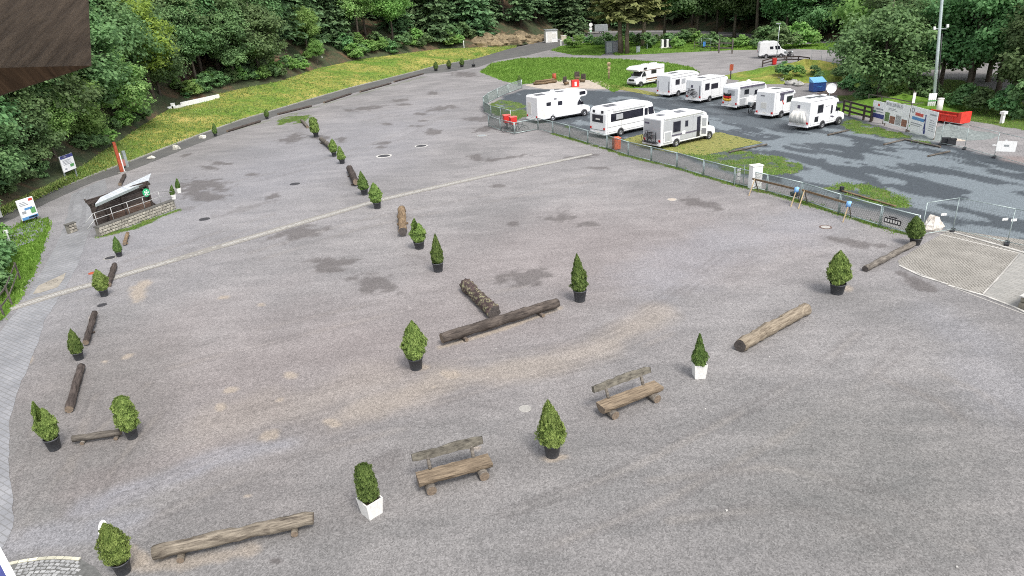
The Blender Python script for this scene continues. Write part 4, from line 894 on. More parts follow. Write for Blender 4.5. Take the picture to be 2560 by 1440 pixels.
br.inputs['Color1'].default_value = (.25, .245, .23, 1); br.inputs['Color2'].default_value = (.31, .30, .28, 1); br.inputs['Mortar'].default_value = (.2, .19, .17, 1); L(t, br.outputs['Color'], b.inputs['Base Color']); b.inputs['Roughness'].default_value = .85
sheet('path', [(2460, 738), (2561, 625), (2800, 680), (2800, 850), (2590, 790), (2535, 765)], ps, .009, .01)
def kerbrow(name, pts, mat, wd, ht, n):
    P = resample([gp(*p) for p in pts], n + 1); o = struct(MB().bar(P[0] + UPZ * .006, P[-1] + UPZ * .006, wd * .6, .004).build(name, concrete))
    for i in range(n): q = MB().box((0, 0, ht / 2), ((P[i + 1] - P[i]).length - .01, wd, ht)).build('kerb_stone', mat, o, .008); q.location = (P[i] + P[i + 1]) / 2; q.rotation_euler = (0, 0, heading(P[i], P[i + 1]))
kerbrow('white_kerb', [(2247, 664), (2300, 690), (2368, 711)], cob, .11, .04, 9); kerbrow('grey_kerb', [(2370, 714), (2458, 739), (2535, 768), (2600, 800)], cob, .12, .04, 14); kerbrow('path_kerb', [(2458, 735), (2500, 690), (2552, 630)], concrete, .07, .03, 8); kerbrow('fence_kerb', [(2305, 575), (2385, 583), (2460, 604), (2600, 645)], cob, .16, .06, 16)
# a low stone planter wall with a dark cable at the right edge
o = thing('planter_wall', 'mossy stone planter wall with a dark drooping cable at the right edge', 'wall', gp(2562, 778), .55, None)
for k in range(3):
    for j in range(2): q = MB().box((0, 0, 0), (.62, .45, .26)).build('stone', stone('wall_stone', (.16, .15, .12), (.33, .30, .24), 5), o, .03); q.location = (.4 + k * .64 + (j % 2) * .1, .1, .13 + j * .27)
MB().box((1.05, .1, .57), (2.0, .5, .06)).build('cap', ring_white, o, .01); MB().tube([(.05, -.16, .62), (-.02, -.24, .3), (.02, -.3, .03), (.3, -.36, .02)], .03, 6).build('cable', rubber, o)
# ------------------------------------------------------------------ campers
rv_white = paint('camper_white', (.80, .80, .81), .32, .03, 1.2, dirt=(.62, .60, .57), coat=.3); rv_grey = paint('camper_grey', (.40, .41, .43), .38, .05, 2, coat=.3); rv_glass = paint('dark_window', (.018, .018, .028), .12, .3, 2, spec=.6); rv_trim = paint('grey_trim', (.22, .22, .24), .5, .1, 5); rv_dark = paint('dark_stripe', (.10, .09, .13), .45, .1, 3)
rv_brown = paint('brown_stripe', (.13, .06, .035), .45, .1, 3); rv_gold = paint('gold_stripe', (.45, .30, .10), .45, .1, 3); tail = paint('tail_light', (.5, .02, .02), .25, .1, 4); chrome = paint('wheel_steel', (.55, .55, .57), .3, .1, 8, .7); lightglass = paint('headlamp_glass', (.7, .72, .75), .15, .1, 6); sky_l = paint('skylight_acrylic', (.12, .12, .14), .2, .2, 3); offw = paint('off_white_vinyl', (.70, .68, .64), .5, .06, 3)
m_ = MB().lathe([(.20, -.1), (.31, -.11), (.34, -.08), (.34, .08), (.31, .11), (.20, .1), (.20, -.1)], n=22); TYRE = m_.mesh('tyre', rubber)
m_ = MB().lathe([(.0, .07), (.07, .085), (.10, .05), (.17, .075), (.205, .095), (.205, -.05), (0, -.05)], n=18); RIM = m_.mesh('rim', chrome)
def wheel(par, x, y, right=True, s=1.0):
    o = link('wheel', None, par); o.location = (x, y, .34 * s); o.rotation_euler = (math.radians(90 if right else -90), 0, 0); o.scale = (s, s, s); o.empty_display_size = .1
    link('tyre', TYRE, o); link('rim', RIM, o); return o
class RV:
    def __init__(s, label, R, F, W=2.25, L=None, side='right', group='campers on the pitch', name='motorhome', cat='motorhome'):
        a, c2 = gp(*R), gp(*F); d = (c2 - a); s.L = L or d.length; d.normalize(); lf = Vector((-d.y, d.x, 0)); s.W = W; s.sg = -1 if side == 'right' else 1
        s.o = thing(name, label, cat, a + d * s.L / 2 - lf * s.sg * W / 2, math.atan2(d.y, d.x), group)
        s.n = {}
    def X(s, x): return x - s.L / 2
    def prism(s, name, prof, w, mat, bev=.07, par=None, y=0):
        return MB().prism([(s.X(x), z) for x, z in prof], y - w / 2, y + w / 2, 0).build(name, mat, par or s.o, bev)
    def side(s, name, x0, x1, z0, z1, mat, t=.02, sides=None, w=None, par=None, bev=0.01, skew=0.0):
        for sg in (sides or (s.sg,)):
            y = sg * ((w or s.W) / 2 + t / 2 - .008)
            m_ = MB()
            vs = []
            for yy in (y - t / 2, y + t / 2): vs += [(s.X(x0), yy, z0), (s.X(x1), yy, z0), (s.X(x1 + skew), yy, z1), (s.X(x0 + skew), yy, z1)]
            m_.add(vs, [(0, 1, 2, 3), (7, 6, 5, 4), (0, 4, 5, 1), (1, 5, 6, 2), (2, 6, 7, 3), (3, 7, 4, 0)])
            q = m_.build(name, mat, par or s.o, bev)
        return q
    def rear(s, name, y0, y1, z0, z1, mat, t=.02, x=0.0):
        sg = -s.sg
        return MB().box((s.X(x) - t / 2 + .008, (y0 + y1) / 2 * sg, (z0 + z1) / 2), (t, abs(y1 - y0), z1 - z0)).build(name, mat, s.o, .01)
    def roof(s, name, x0, x1, y0, y1, z, mat, t=.08): return MB().box((s.X((x0 + x1) / 2), (y0 + y1) / 2, z + t / 2 - .01), (x1 - x0, y1 - y0, t)).build(name, mat, s.o, .02)
    def window(s, x0, x1, z0, z1, sides=None):
        s.side('window_frame', x0 - .05, x1 + .05, z0 - .05, z1 + .05, rv_trim, .022, sides); q = s.side('window', x0, x1, z0, z1, rv_glass, .03, sides); return q
    def wheels(s, xr, xf, sc=1.0):
        for x in (xr, xf):
            for sg in (-1, 1):
                wheel(s.o, s.X(x), sg * (s.W / 2 - .06), sg < 0, sc); MB().tube([(s.X(x), sg * (s.W / 2 - .3), .36), (s.X(x), sg * (s.W / 2 + .006), .36)], .41 * sc, 18).build('wheel_well', black, s.o)
                y = sg * (s.W / 2 + .004); m_ = MB(); n = 12; vs = []
                for k in range(n + 1):
                    a_ = math.pi * k / n; vs += [(s.X(x) + .36 * sc * math.cos(a_), y, .33 + .38 * sc * math.sin(a_)), (s.X(x) + .43 * sc * math.cos(a_), y + sg * .02, .33 + .45 * sc * math.sin(a_))]
                m_.add(vs, [(2 * k, 2 * k + 1, 2 * k + 3, 2 * k + 2) for k in range(n)]); m_.build('wheel_arch', rv_trim, s.o)
    def underbody(s): MB().box((0, 0, .33), (s.L * .94, s.W * .82, .22)).build('chassis', black, s.o)
    def cab(s, body_end, Wc=1.98, hood=1.18):
        L_ = s.L
        c_ = s.prism('cab', [(body_end - .3, .32), (body_end - .3, 2.25), (L_ - 1.62, 2.22), (L_ - .98, 1.38), (L_ - .88, hood + .08), (L_ - .22, hood - .1), (L_ - .02, .78), (L_, .36)], Wc, rv_white, .09)
        ws = MB(); y_ = Wc / 2 * .88
        a, b2 = Vector((s.X(L_ - 1.56), 0, 2.13)), Vector((s.X(L_ - .97), 0, 1.38)); off = Vector((.03, 0, .02))
        ws.add([a + off + Vector((0, -y_ * .92, 0)), a + off + Vector((0, y_ * .92, 0)), b2 + off + Vector((0, y_, 0)), b2 + off + Vector((0, -y_, 0)), a + Vector((-.02, -y_ * .92, 0)), a + Vector((-.02, y_ * .92, 0)), b2 + Vector((-.02, y_, 0)), b2 + Vector((-.02, -y_, 0))], [(0, 1, 2, 3), (4, 7, 6, 5), (0, 3, 7, 4), (1, 5, 6, 2), (0, 4, 5, 1), (3, 2, 6, 7)]); ws.build('windscreen', rv_glass, s.o)
        for sg in (-1, 1):
            m_ = MB(); y = sg * (Wc / 2 + .006); pr = [(L_ - 2.35, 1.33), (L_ - 1.05, 1.33), (L_ - 1.25, 1.65), (L_ - 1.72, 2.1), (L_ - 2.35, 2.1)]
            m_.add([(s.X(x), y, z) for x, z in pr] + [(s.X(x), y - sg * .03, z) for x, z in pr], [tuple(range(5)), tuple(range(9, 4, -1))] + [(k, k + 5, (k + 1) % 5 + 5, (k + 1) % 5) for k in range(5)]); m_.build('cab_window', rv_glass, s.o)
            MB().box((s.X(L_ - 1.2), sg * (Wc / 2 + .14), 1.52), (.1, .2, .3)).build('mirror', black, s.o, .03); MB().box((s.X(L_ - .14), sg * (Wc / 2 - .22), .86), (.18, .36, .16)).build('headlight', lightglass, s.o, .03)
        MB().box((s.X(L_ - .02), 0, .5), (.1, Wc * .96, .24)).build('bumper', rv_trim, s.o, .04)
    def seams(s, xs, z1=2.6):
        m_ = MB()
        for x in xs:
            for sg in (-1, 1): m_.box((s.X(x), sg * (s.W / 2 + .002), (z1 + .5) / 2), (.014, .012, z1 - .5))
        for sg in (-1, 1): m_.box((s.X(s.L * .38), sg * (s.W / 2 + .002), .56), (s.L * .7, .014, .025)); m_.box((s.X(s.L * .36), sg * (s.W / 2 + .004), z1 + .08), (s.L * .66, .02, .03))
        m_.build('panel_seams', rv_trim, s.o)
    def tails(s, z=.75):
        s.seams((.25, s.L * .3, s.L * .55))
        for y in (s.W / 2 - .2, -s.W / 2 + .2): s.rear('tail_light', y - .11, y + .11, z - .08, z + .12, tail, .04)
        s.rear('number_plate', -.26, .26, .5, .62, offw, .025); s.rear('rear_bumper', -s.W / 2 + .03, s.W / 2 - .03, .34, .48, rv_trim if s.n.get('db') else rv_white, .12)
    def to_world(s, p): return s.o.location + Matrix.Rotation(s.o.rotation_euler.z, 3, 'Z') @ Vector((s.X(p[0]), p[1] * 1.0, p[2]))
def semi_body(v, end, H=2.82, mat=rv_white, cap=True):
    v.prism('body', [(.06, .36), (0, .55), (0, H - .2), (.12, H), (end - .55, H), (end + .25, H - .28), (end + .45, H - .62), (end + .1, 2.2), (end, .36)], v.W, mat, .06)
# bicycle
m_ = MB()
_ring = [(.33 * math.cos(a_), 0, .33 * math.sin(a_)) for a_ in np.linspace(0, 2 * math.pi, 23)[:-1]]
m_.tube(_ring + [_ring[0]], .022, 6, cap=False)
for k in range(8): m_.bar((.03 * math.cos(k * .785), 0, .03 * math.sin(k * .785)), (.32 * math.cos(k * .785), 0, .32 * math.sin(k * .785)), .006)
BW = m_.mesh('wheel', rubber)
m_ = MB(); A_, B_, C_, D_, E_ = (-.5, 0, .33), (-.08, 0, .3), (-.22, 0, .78), (.3, 0, .8), (.5, 0, .33)
for p, q in ((A_, B_), (A_, C_), (B_, C_), (C_, D_), (B_, D_), (D_, E_), (D_, (.26, 0, .98))): m_.tube([p, q], .022, 6)
BF = m_.mesh('frame', paint('bike_frame', (.06, .06, .07), .4, .2, 5)); BH = MB().tube([(.3, -.28, 1.0), (.24, -.12, 1.02), (.24, .12, 1.02), (.3, .28, 1.0)], .016, 6).mesh('handlebar', black)
BS = MB().box((-.25, 0, .9), (.26, .13, .06)).tube([(-.22, 0, .78), (-.25, 0, .88)], .015, 5).mesh('saddle', black); BC = MB().bar((-.08, -.07, .3), (-.02, -.09, .13), .025).bar((-.08, .07, .3), (-.14, .09, .47), .025).disc((-.08, .05, .3), .09, 10).mesh('crank', iron)
def bicycle(label, loc, rz, tilt=0, s=1.0, group='bicycles carried or parked by the campers'):
    o = thing('bicycle', label, 'bicycle', loc, rz, group, s); o.rotation_euler = (tilt, 0, rz)
    for x in (-.5, .5): q = link('wheel', BW, o); q.location = (x, 0, .33)
    link('frame', BF, o); link('handlebar', BH, o); link('saddle', BS, o); link('crank', BC, o); return o

# A: nearest camper, grey flank, door open
v = RV('white motorhome with grey flank and open door nearest the fence, bikes on rear', (1652, 376), (1790, 344)); v.underbody(); e = v.L - 1.75
semi_body(v, e); v.side('flank_panel', .25, e - .1, .95, 2.45, rv_grey, .016); v.side('lower_flank_panel', .3, 1.35, .45, .98, rv_grey, .016); v.side('lower_flank_panel', 2.3, e - .9, .5, .98, rv_grey, .016)
v.side('stripe', .3, e - .9, 1.0, 1.14, rv_dark, .024); v.side('garage_hatch', .35, 1.25, .6, 1.55, rv_white, .03); v.side('garage_hatch_inset', .42, 1.18, .67, 1.48, rv_grey, .036); v.window(1.45, 2.35, 1.35, 2.25); v.side('fridge_vent', 2.6, 3.0, 1.0, 1.3, rv_white, .03); v.window(2.95, 3.3, 1.65, 2.15)
v.side('doorway', e - .95, e - .5, .5, 2.3, rv_glass, .024); q = MB().box((0, 0, 0), (.62, .05, 1.85)).build('door', rv_white, v.o, .02); q.location = (v.X(e - .25), -v.W / 2 - .25, 1.42); q.rotation_euler = (0, 0, -.9); MB().box((0, -.03, .38), (.36, .03, .7)).build('pane', rv_grey, q); MB().box((0, -.03, -.45), (.4, .03, .5)).build('bin_box', rv_trim, q)
v.cab(e); v.wheels(1.9, v.L - .95); v.roof('skylight', .6, 1.15, -.4, .2, 2.82, sky_l); v.roof('solar_panel', 2.7, 3.7, -.5, .3, 2.82, sky_l, .05); v.roof('roof_box', 1.7, 2.6, .0, .8, 2.82, rv_white, .18); v.rear('rear_panel', -1.0, 1.0, .95, 2.55, rv_grey, .02); v.rear('brand_strip', .35, .95, 2.15, 2.3, rv_dark, .03); v.tails(); q = MB().tube([(v.X(.3), -v.W / 2 - .06, 2.66), (v.X(e - .2), -v.W / 2 - .06, 2.66)], .07, 8).build('awning', rv_white, v.o)
MB().box((v.X(-.25), 0, .62), (.4, 1.7, .05)).bar((v.X(-.05), -.5, .62), (v.X(-.05), -.5, 1.5), .04).bar((v.X(-.05), .5, .62), (v.X(-.05), .5, 1.5), .04).build('bike_rack', black, v.o)
for k, nm in ((-.2, 'nearer the camper wall'), (-.42, 'outer one')): bicycle('dark bicycle on the rear rack of the grey-flanked camper, %s' % nm, v.to_world((k, .1, .66)), v.o.rotation_euler.z + math.pi / 2, 0, .95)
# B: coach built
v = RV('large white coach-style motorhome with dark window band beside the grey-flanked camper', (1514, 348), (1640, 320), 2.3); v.underbody(); L_ = v.L
v.prism('body', [(.1, .34), (.02, .6), (.06, 2.3), (.22, 2.72), (.5, 2.86), (L_ - 1.2, 2.86), (L_ - .6, 2.62), (L_ - .16, 1.5), (L_, 1.1), (L_, .36)], 2.3, rv_white, .08); v.side('window_band', .7, L_ - 1.9, 1.52, 2.28, rv_glass, .02); v.side('window', 1.4, 2.3, 1.65, 2.15, rv_grey, .03); v.side('door', L_ - 1.8, L_ - 1.2, .5, 2.3, rv_white, .03); v.side('door_window', L_ - 1.72, L_ - 1.28, 1.35, 2.2, rv_glass, .04); v.side('window', L_ - 1.1, L_ - .35, 1.5, 2.25, rv_glass, .03, skew=-.15)
m_ = MB().add([(v.X(L_ - .12), -1.0, 1.52), (v.X(L_ - .12), 1.0, 1.52), (v.X(L_ - .56), .98, 2.55), (v.X(L_ - .56), -.98, 2.55)], [(0, 1, 2, 3)]); m_.build('windscreen', rv_glass, v.o)
v.rear('rear_window', -.75, .75, 1.5, 2.2, rv_glass, .03, .03)
for y in (-.6, .6): v.rear('rear_fin', y - .16, y + .16, 2.25, 2.62, rv_glass, .03, .1)
v.rear('lettering_bar', -.35, .25, 1.72, 1.86, offw, .04, .03); v.rear('grey_sill', -1.0, 1.0, .74, .80, rv_trim, .03, .03); v.tails(.92); v.wheels(2.0, L_ - 1.1, 1.1); v.roof('skylight', .9, 2.2, -.5, .4, 2.86, sky_l, .06); v.roof('skylight', 2.6, 3.1, -.3, .3, 2.86, rv_white, .1); v.roof('skylight', 4.0, 4.6, -.3, .3, 2.86, rv_white, .1); v.side('awning', 1.0, L_ - 1.6, 2.5, 2.64, rv_white, .12); v.side('stripe', .3, L_ - .4, 1.02, 1.06, rv_trim, .02)
# C: alcove camper
v = RV('white alcove motorhome with grey swoosh and small bunk window, leftmost at the fence', (1345, 310), (1478, 287)); v.underbody(); L_ = v.L; e = L_ - 2.0
v.prism('body', [(.05, .36), (0, .5), (0, 2.75), (.1, 2.92), (e + .5, 2.98), (L_ - .9, 2.95), (L_ - .55, 2.75), (L_ - .5, 2.45), (L_ - .75, 2.25), (e + .55, 2.2), (e + .1, 1.6), (e, .36)], 2.28, rv_white, .07); v.cab(e); v.wheels(2.0, L_ - .95); v.window(1.2, 1.8, 1.75, 2.15); v.window(2.75, 3.35, 1.65, 2.1); v.side('bunk_window', L_ - 1.65, L_ - .8, 2.42, 2.8, rv_glass, .03); v.side('swoosh', 1.2, e - .1, 1.02, 1.1, rv_grey, .02); v.side('swoosh', e - 1.1, e - .55, .9, 2.35, rv_grey, .02, skew=-.75); v.side('garage_hatch', .3, 1.0, .55, 1.3, offw, .025); v.side('fridge_vent', 2.2, 2.6, 2.3, 2.5, rv_trim, .025)
v.roof('skylight', .4, 1.5, -.6, .2, 2.94, sky_l, .06); v.roof('skylight', 2.2, 2.8, -.3, .3, 2.95, rv_white, .14); v.roof('skylight', 3.2, 4.2, -.5, .1, 2.97, sky_l, .05); v.tails(.7); v.rear('ladder_panel', .1, .8, .9, 2.2, offw, .03); MB().tube([(v.X(3.0), .3, 2.95), (v.X(3.0), .3, 3.2)], .25, 12).build('dome', rv_white, v.o)
v.side('bicycle_cover', .25, 1.0, 1.35, 1.9, offw, .03)
# D: old alcove camper, facing left
v = RV('old white alcove camper with brown and gold stripes, farthest back on the lawn edge', (1660, 207), (1592, 219), 2.2, 5.6, 'left'); v.underbody(); L_ = v.L; e = L_ - 1.9
v.prism('body', [(.05, .42), (0, .55), (0, 2.55), (.1, 2.68), (e, 2.74), (L_ - .75, 2.74), (L_ - .1, 2.5), (L_ - .02, 2.32), (L_ - .5, 2.06), (e + .3, 2.0), (e, 1.5), (e, .42)], 2.2, rv_white, .05); v.cab(e, 1.9, 1.2); v.wheels(1.5, L_ - .85, .95); v.window(1.7, 2.7, 1.6, 2.05); v.side('stripe', .1, e, .85, 1.05, rv_brown, .02); v.side('stripe', .1, e, .62, .7, rv_gold, .02); v.side('stripe', .2, L_ - .6, 2.1, 2.18, rv_brown, .02); v.side('bunk_window', e - .1, e + .6, 2.26, 2.55, rv_glass, .03)
v.roof('roof_hatch', .8, 1.6, -.4, .4, 2.7, rv_white, .2); v.roof('roof_hatch', 2.3, 3.2, -.5, .5, 2.72, rv_white, .18); MB().box((v.X(L_ + .0), 0, .95), (.05, 1.1, .26)).build('grille', black, v.o)
# E..I
v = RV('white motorhome with plain rear wall, left end of the far row', (1675, 245), (1762, 227)); v.underbody(); e = v.L - 1.75; semi_body(v, e); v.cab(e); v.wheels(1.6, v.L - .95); v.window(1.0, 1.75, 1.5, 2.1); v.side('window', 2.2, 2.9, 1.5, 2.1, rv_grey, .03); v.rear('curved_trim', .8, .95, .8, 2.0, rv_trim); v.rear('curved_trim', -.95, -.8, .8, 2.0, rv_trim); v.tails(); v.roof('skylight', 1, 2.2, -.5, .2, 2.82, sky_l, .05); v.roof('skylight', 2.8, 3.5, -.3, .3, 2.82, rv_white, .1); v.side('stripe', .2, e, 2.3, 2.36, rv_grey, .02)
v = RV('white motorhome with two bicycles on its rear in the far row', (1752, 260), (1834, 241)); v.underbody(); e = v.L - 1.75; semi_body(v, e); v.cab(e); v.wheels(1.7, v.L - .95); v.window(.7, 1.5, 1.5, 2.2); v.window(1.9, 3.2, 1.5, 2.05); v.rear('curved_trim', -.95, -.8, .7, 2.1, rv_trim); v.rear('round_vent', .1, .4, 1.8, 2.1, rv_dark); v.tails(); v.roof('skylight', .8, 1.8, -.5, .2, 2.82, sky_l, .05); v.roof('roof_box', 2.4, 3.2, -.4, .4, 2.82, rv_white, .14)
for k, nm in ((-.2, 'inner one'), (-.4, 'outer one')): bicycle('bicycle on the rear of the far row camper, %s' % nm, v.to_world((k, .15, .75)), v.o.rotation_euler.z + math.pi / 2)
v = RV('white caravan with a black red gold flag hanging on its rear', (1842, 277), (1916, 263), 2.25, None, 'right', 'campers on the pitch', 'caravan', 'caravan'); L_ = v.L
v.underbody(); v.prism('body', [(.1, .42), (0, .7), (.04, 2.3), (.18, 2.6), (.4, 2.66), (L_ - .7, 2.66), (L_ - .25, 2.3), (L_, 1.4), (L_ - .08, .42)], 2.25, rv_white, .08); v.side('flank_panel', .35, L_ - .5, 1.35, 2.3, rv_grey, .016); v.side('flank_panel', .35, 1.3, .5, 1.25, rv_grey, .016); v.window(1.0, 1.7, 1.65, 2.15); v.side('window', 2.6, L_ - .7, 1.45, 1.95, rv_glass, .03, skew=.1); v.side('awning', .3, L_ - .6, 2.36, 2.52, rv_dark, .1); v.side('door_frame', 1.75, 2.35, .5, 1.45, rv_white, .03)
wheel(v.o, v.X(L_ * .48), -v.W / 2 + .1, True); wheel(v.o, v.X(L_ * .48), v.W / 2 - .1, False); v.rear('rear_window', -.65, .35, 1.55, 2.15, rv_grey, .03, .03); v.tails(.7); MB().bar((v.X(L_ - .1), -.4, .45), (v.X(L_ + 1.0), 0, .45), .08).bar((v.X(L_ - .1), .4, .45), (v.X(L_ + 1.0), 0, .45), .08).bar((v.X(L_ + 1.0), 0, .0), (v.X(L_ + 1.0), 0, .6), .06).build('tow_hitch', galv, v.o); v.roof('skylight', 1.6, 2.2, -.3, .3, 2.66, rv_white, .12); MB().lathe([(.0, .36), (.2, .3), (.3, .12), (.3, 0)], (v.X(2.6), -.2, 2.66), 14).build('dome', rv_white, v.o)
o = thing('flag', 'black red gold striped flag hung on the caravan rear wall', 'flag', v.to_world((-.04, .35, 1.15)), v.o.rotation_euler.z, None)
fl = [paint('flag_black', (.015, .015, .018), .8, .2), paint('flag_red', (.55, .02, .02), .8, .1), paint('flag_gold', (.75, .45, .03), .8, .1)]
for k, nm in enumerate(('black_stripe', 'red_stripe', 'gold_stripe')):
    m_ = MB(); n = 14; vs = []
    for j in (0, 1):
        for i in range(n + 1):
            y = -.55 + 1.1 * i / n; sag = -.05 * math.cos(y * 4) + .035 * math.sin(i * 1.1); vs.append((-.03 + .022 * math.sin(i * 1.3 + j), y, .62 - .27 * (k + j) + sag))
    m_.add(vs, [(i, i + 1, n + 2 + i, n + 1 + i) for i in range(n)], 0, True); q = m_.build(nm, fl[k], o); sl = q.modifiers.new('thick', 'SOLIDIFY'); sl.thickness = .008
v = RV('white motorhome with a red and dark awning bag, between flag caravan and dish camper', (1932, 299), (2003, 283)); v.underbody(); e = v.L - 1.7; semi_body(v, e); v.cab(e); v.wheels(1.3, v.L - .95); v.window(2.0, 2.9, 1.5, 2.05); v.side('dark_awning', .8, e - .1, 2.4, 2.58, rv_dark, .1); v.side('awning_bag', .9, 1.5, 1.75, 2.4, rv_dark, .03); v.side('red_strap', 1.45, 1.6, 1.35, 1.95, tail, .03, skew=-.35); v.rear('vent', .1, .6, 2.2, 2.35, rv_trim); v.rear('round_emblem', -.2, .5, 1.0, 1.6, offw); v.tails(.6); v.roof('skylight', 1.2, 2.0, -.4, .3, 2.82, sky_l, .05)
v = RV('white motorhome with satellite dish on the roof, rightmost on the pitch', (2020, 329), (2112, 308)); v.underbody(); e = v.L - 1.75; semi_body(v, e); v.cab(e); v.wheels(2.0, v.L - .95); v.window(1.1, 1.85, 1.55, 2.25); v.window(e - .7, e - .5, 1.3, 2.0); v.side('dark_vent', .75, 1.3, .75, 1.25, rv_glass, .025); v.side('swoosh', e - .4, e + .0, .85, 1.05, rv_dark, .024, skew=-.4); v.side('swoosh', 2.2, e - 1.0, 2.0, 2.06, rv_trim, .02); v.tails(.7); v.rear('round_vent', .0, .3, 2.0, 2.3, rv_dark); v.roof('skylight', .9, 1.7, -.3, .3, 2.82, sky_l, .05); v.roof('solar_panel', 1.9, 2.9, -.6, .1, 2.82, sky_l, .05); v.roof('skylight', 3.1, 3.5, -.2, .2, 2.82, rv_white, .12)
m_ = MB().lathe([(.0, 0), (.25, .03), (.45, .11), (.55, .2)], n=24); m_.lathe([(.56, .2), (.45, .09), (.25, .0), (0, -.03)], n=24); q = m_.build('satellite_dish', rv_white, v.o); q.location = (v.X(v.L - 1.75), -.35, 3.45); q.scale = (.85,) * 3; q.rotation_euler = (math.radians(82), 0, -v.o.rotation_euler.z - .1); MB().tube([(v.X(v.L - 1.75), -.3, 2.6), (v.X(v.L - 1.75), -.3, 3.4)], .04, 8).build('dish_mast', galv, v.o)
cv = MB()
for k in range(9):
    y = -.75 + 1.5 * k / 8; cv.tube([(v.X(-.18), y, .75), (v.X(-.3 - .05 * math.sin(k * 1.9)), y * .95, 1.25), (v.X(-.14), y * .6, 1.75)], [.16, .17, .12], 8)
q = cv.build('bicycle_cover', offw, v.o)
# J: van at the back
v = RV('white panel van camper parked alone on the far gravel field', (1897, 147), (1966, 144), 2.05); v.underbody(); L_ = v.L
v.prism('body', [(.05, .4), (0, .6), (.05, 2.6), (.2, 2.75), (L_ - 2.0, 2.8), (L_ - 1.7, 2.72), (L_ - .95, 1.55), (L_ - .2, 1.25), (L_, .8), (L_, .4)], 2.05, rv_white, .08); v.wheels(1.2, L_ - .95); v.side('cab_window', L_ - 1.95, L_ - 1.15, 1.45, 2.05, rv_glass, .02, skew=-.15); v.window(L_ - 2.9, L_ - 2.4, 1.55, 1.95); v.side('emblem', 2.0, 2.4, 1.6, 1.75, rv_trim, .02); v.side('sill', .4, L_ - .4, .45, .62, rv_trim, .02); v.rear('rear_door', -.95, .95, .7, 2.5, rv_white, .03); v.rear('rear_lights', .7, .9, .9, 1.4, tail, .05); v.rear('stripe', -.8, .8, .95, 1.25, rv_grey, .045); v.roof('roof_hatch', .6, 1.6, -.4, .4, 2.72, rv_white, .18)
m_ = MB().add([(v.X(L_ - 1.62), -.85, 2.62), (v.X(L_ - 1.62), .85, 2.62), (v.X(L_ - .93), .92, 1.58), (v.X(L_ - .93), -.92, 1.58)], [(3, 2, 1, 0)]); q = m_.build('windscreen', rv_glass, v.o); q.location = (.04, 0, .02)
# motorbikes
def motorbike(label, px, py, rz, s=1.0):
    o = thing('motorbike', label, 'motorbike', gp(px, py), rz, None, s)
    for x in (-.68, .68):
        q = link('wheel', BW, o); q.location = (x, 0, .31); q.scale = (.92, 2.4, .92)
    MB().box((0, 0, .5), (.55, .3, .36)).tube([(-.68, 0, .31), (0, 0, .4)], .05, 6).build('engine', iron, o, .05); m_ = MB().rock((.12, 0, .85), .26, np.random.default_rng(2), 0, (1.2, .6, .55)); m_.build('tank', rubber, o); MB().box((-.42, 0, .82), (.65, .26, .1)).build('seat', black, o, .03); MB().tube([(.68, 0, .31), (.42, 0, 1.05)], .035, 6).tube([(.38, -.36, 1.08), (.42, 0, 1.1), (.38, .36, 1.08)], .018, 6).build('fork', galv, o); MB().rock((.58, 0, .92), .12, np.random.default_rng(3)).build('headlamp', lightglass, o); MB().box((-.72, 0, .95), (.36, .42, .3)).build('top_case', greyp, o, .04); return o
motorbike('black motorbike parked in front of the white van', 1972, 147, .5, 1.2); motorbike('motorbike with top case beside the flag caravan', 1886, 281, .6, 1.1)
# moss-jointed grass pavers under the campers
mossy = paint('yellow_moss', (.34, .32, .10), .95, .25, 3); gb, t, b = nt('grass_between_pavers'); L(t, ramp(t, noise(t, pos(t), 5, 4, .7), [(.3, (.05, .075, .012)), (.7, (.13, .15, .03))]), b.inputs['Base Color']); b.inputs['Roughness'].default_value = .95
def paver_bars(name, poly, label):
    o = sheet(name, poly, gb, .009, .03); P = ga(poly); d1 = np.array(fd) ; n1_ = np.array([-d1[1], d1[0]]); c_ = P.mean(0); rg_ = np.random.default_rng(8); m_ = MB()
    dv = Vector((*(gp(1640, 345) - gp(1600, 352))[:2], 0)).normalized(); dd = np.array([-dv.y, dv.x]); nn = np.array([dv.x, dv.y])
    for k in np.arange(-9, 9, .19):
        s_ = np.arange(-12, 12, .3); pts = c_ + nn * k + dd[None] * s_[:, None]; ins = inside(pts[:, 0], pts[:, 1], P)
        for i in range(len(s_)):
            if ins[i] and rg_.random() > .06: m_.box((*(pts[i] + rg_.normal(size=2) * .01), .016), (.085, .285, .014), math.atan2(dd[1], dd[0]) - math.pi / 2)
    q = m_.build('paver_ribs', mossy, o); q['kind'] = 'stuff'
paver_bars('grass_pavers', [(1552, 350), (1606, 336), (1800, 331), (1908, 357), (1760, 388), (1690, 383), (1610, 370)], '')
paver_bars('grass_pavers', [(1500, 208), (1540, 213), (1660, 236), (1640, 241), (1560, 226), (1515, 217)], '')
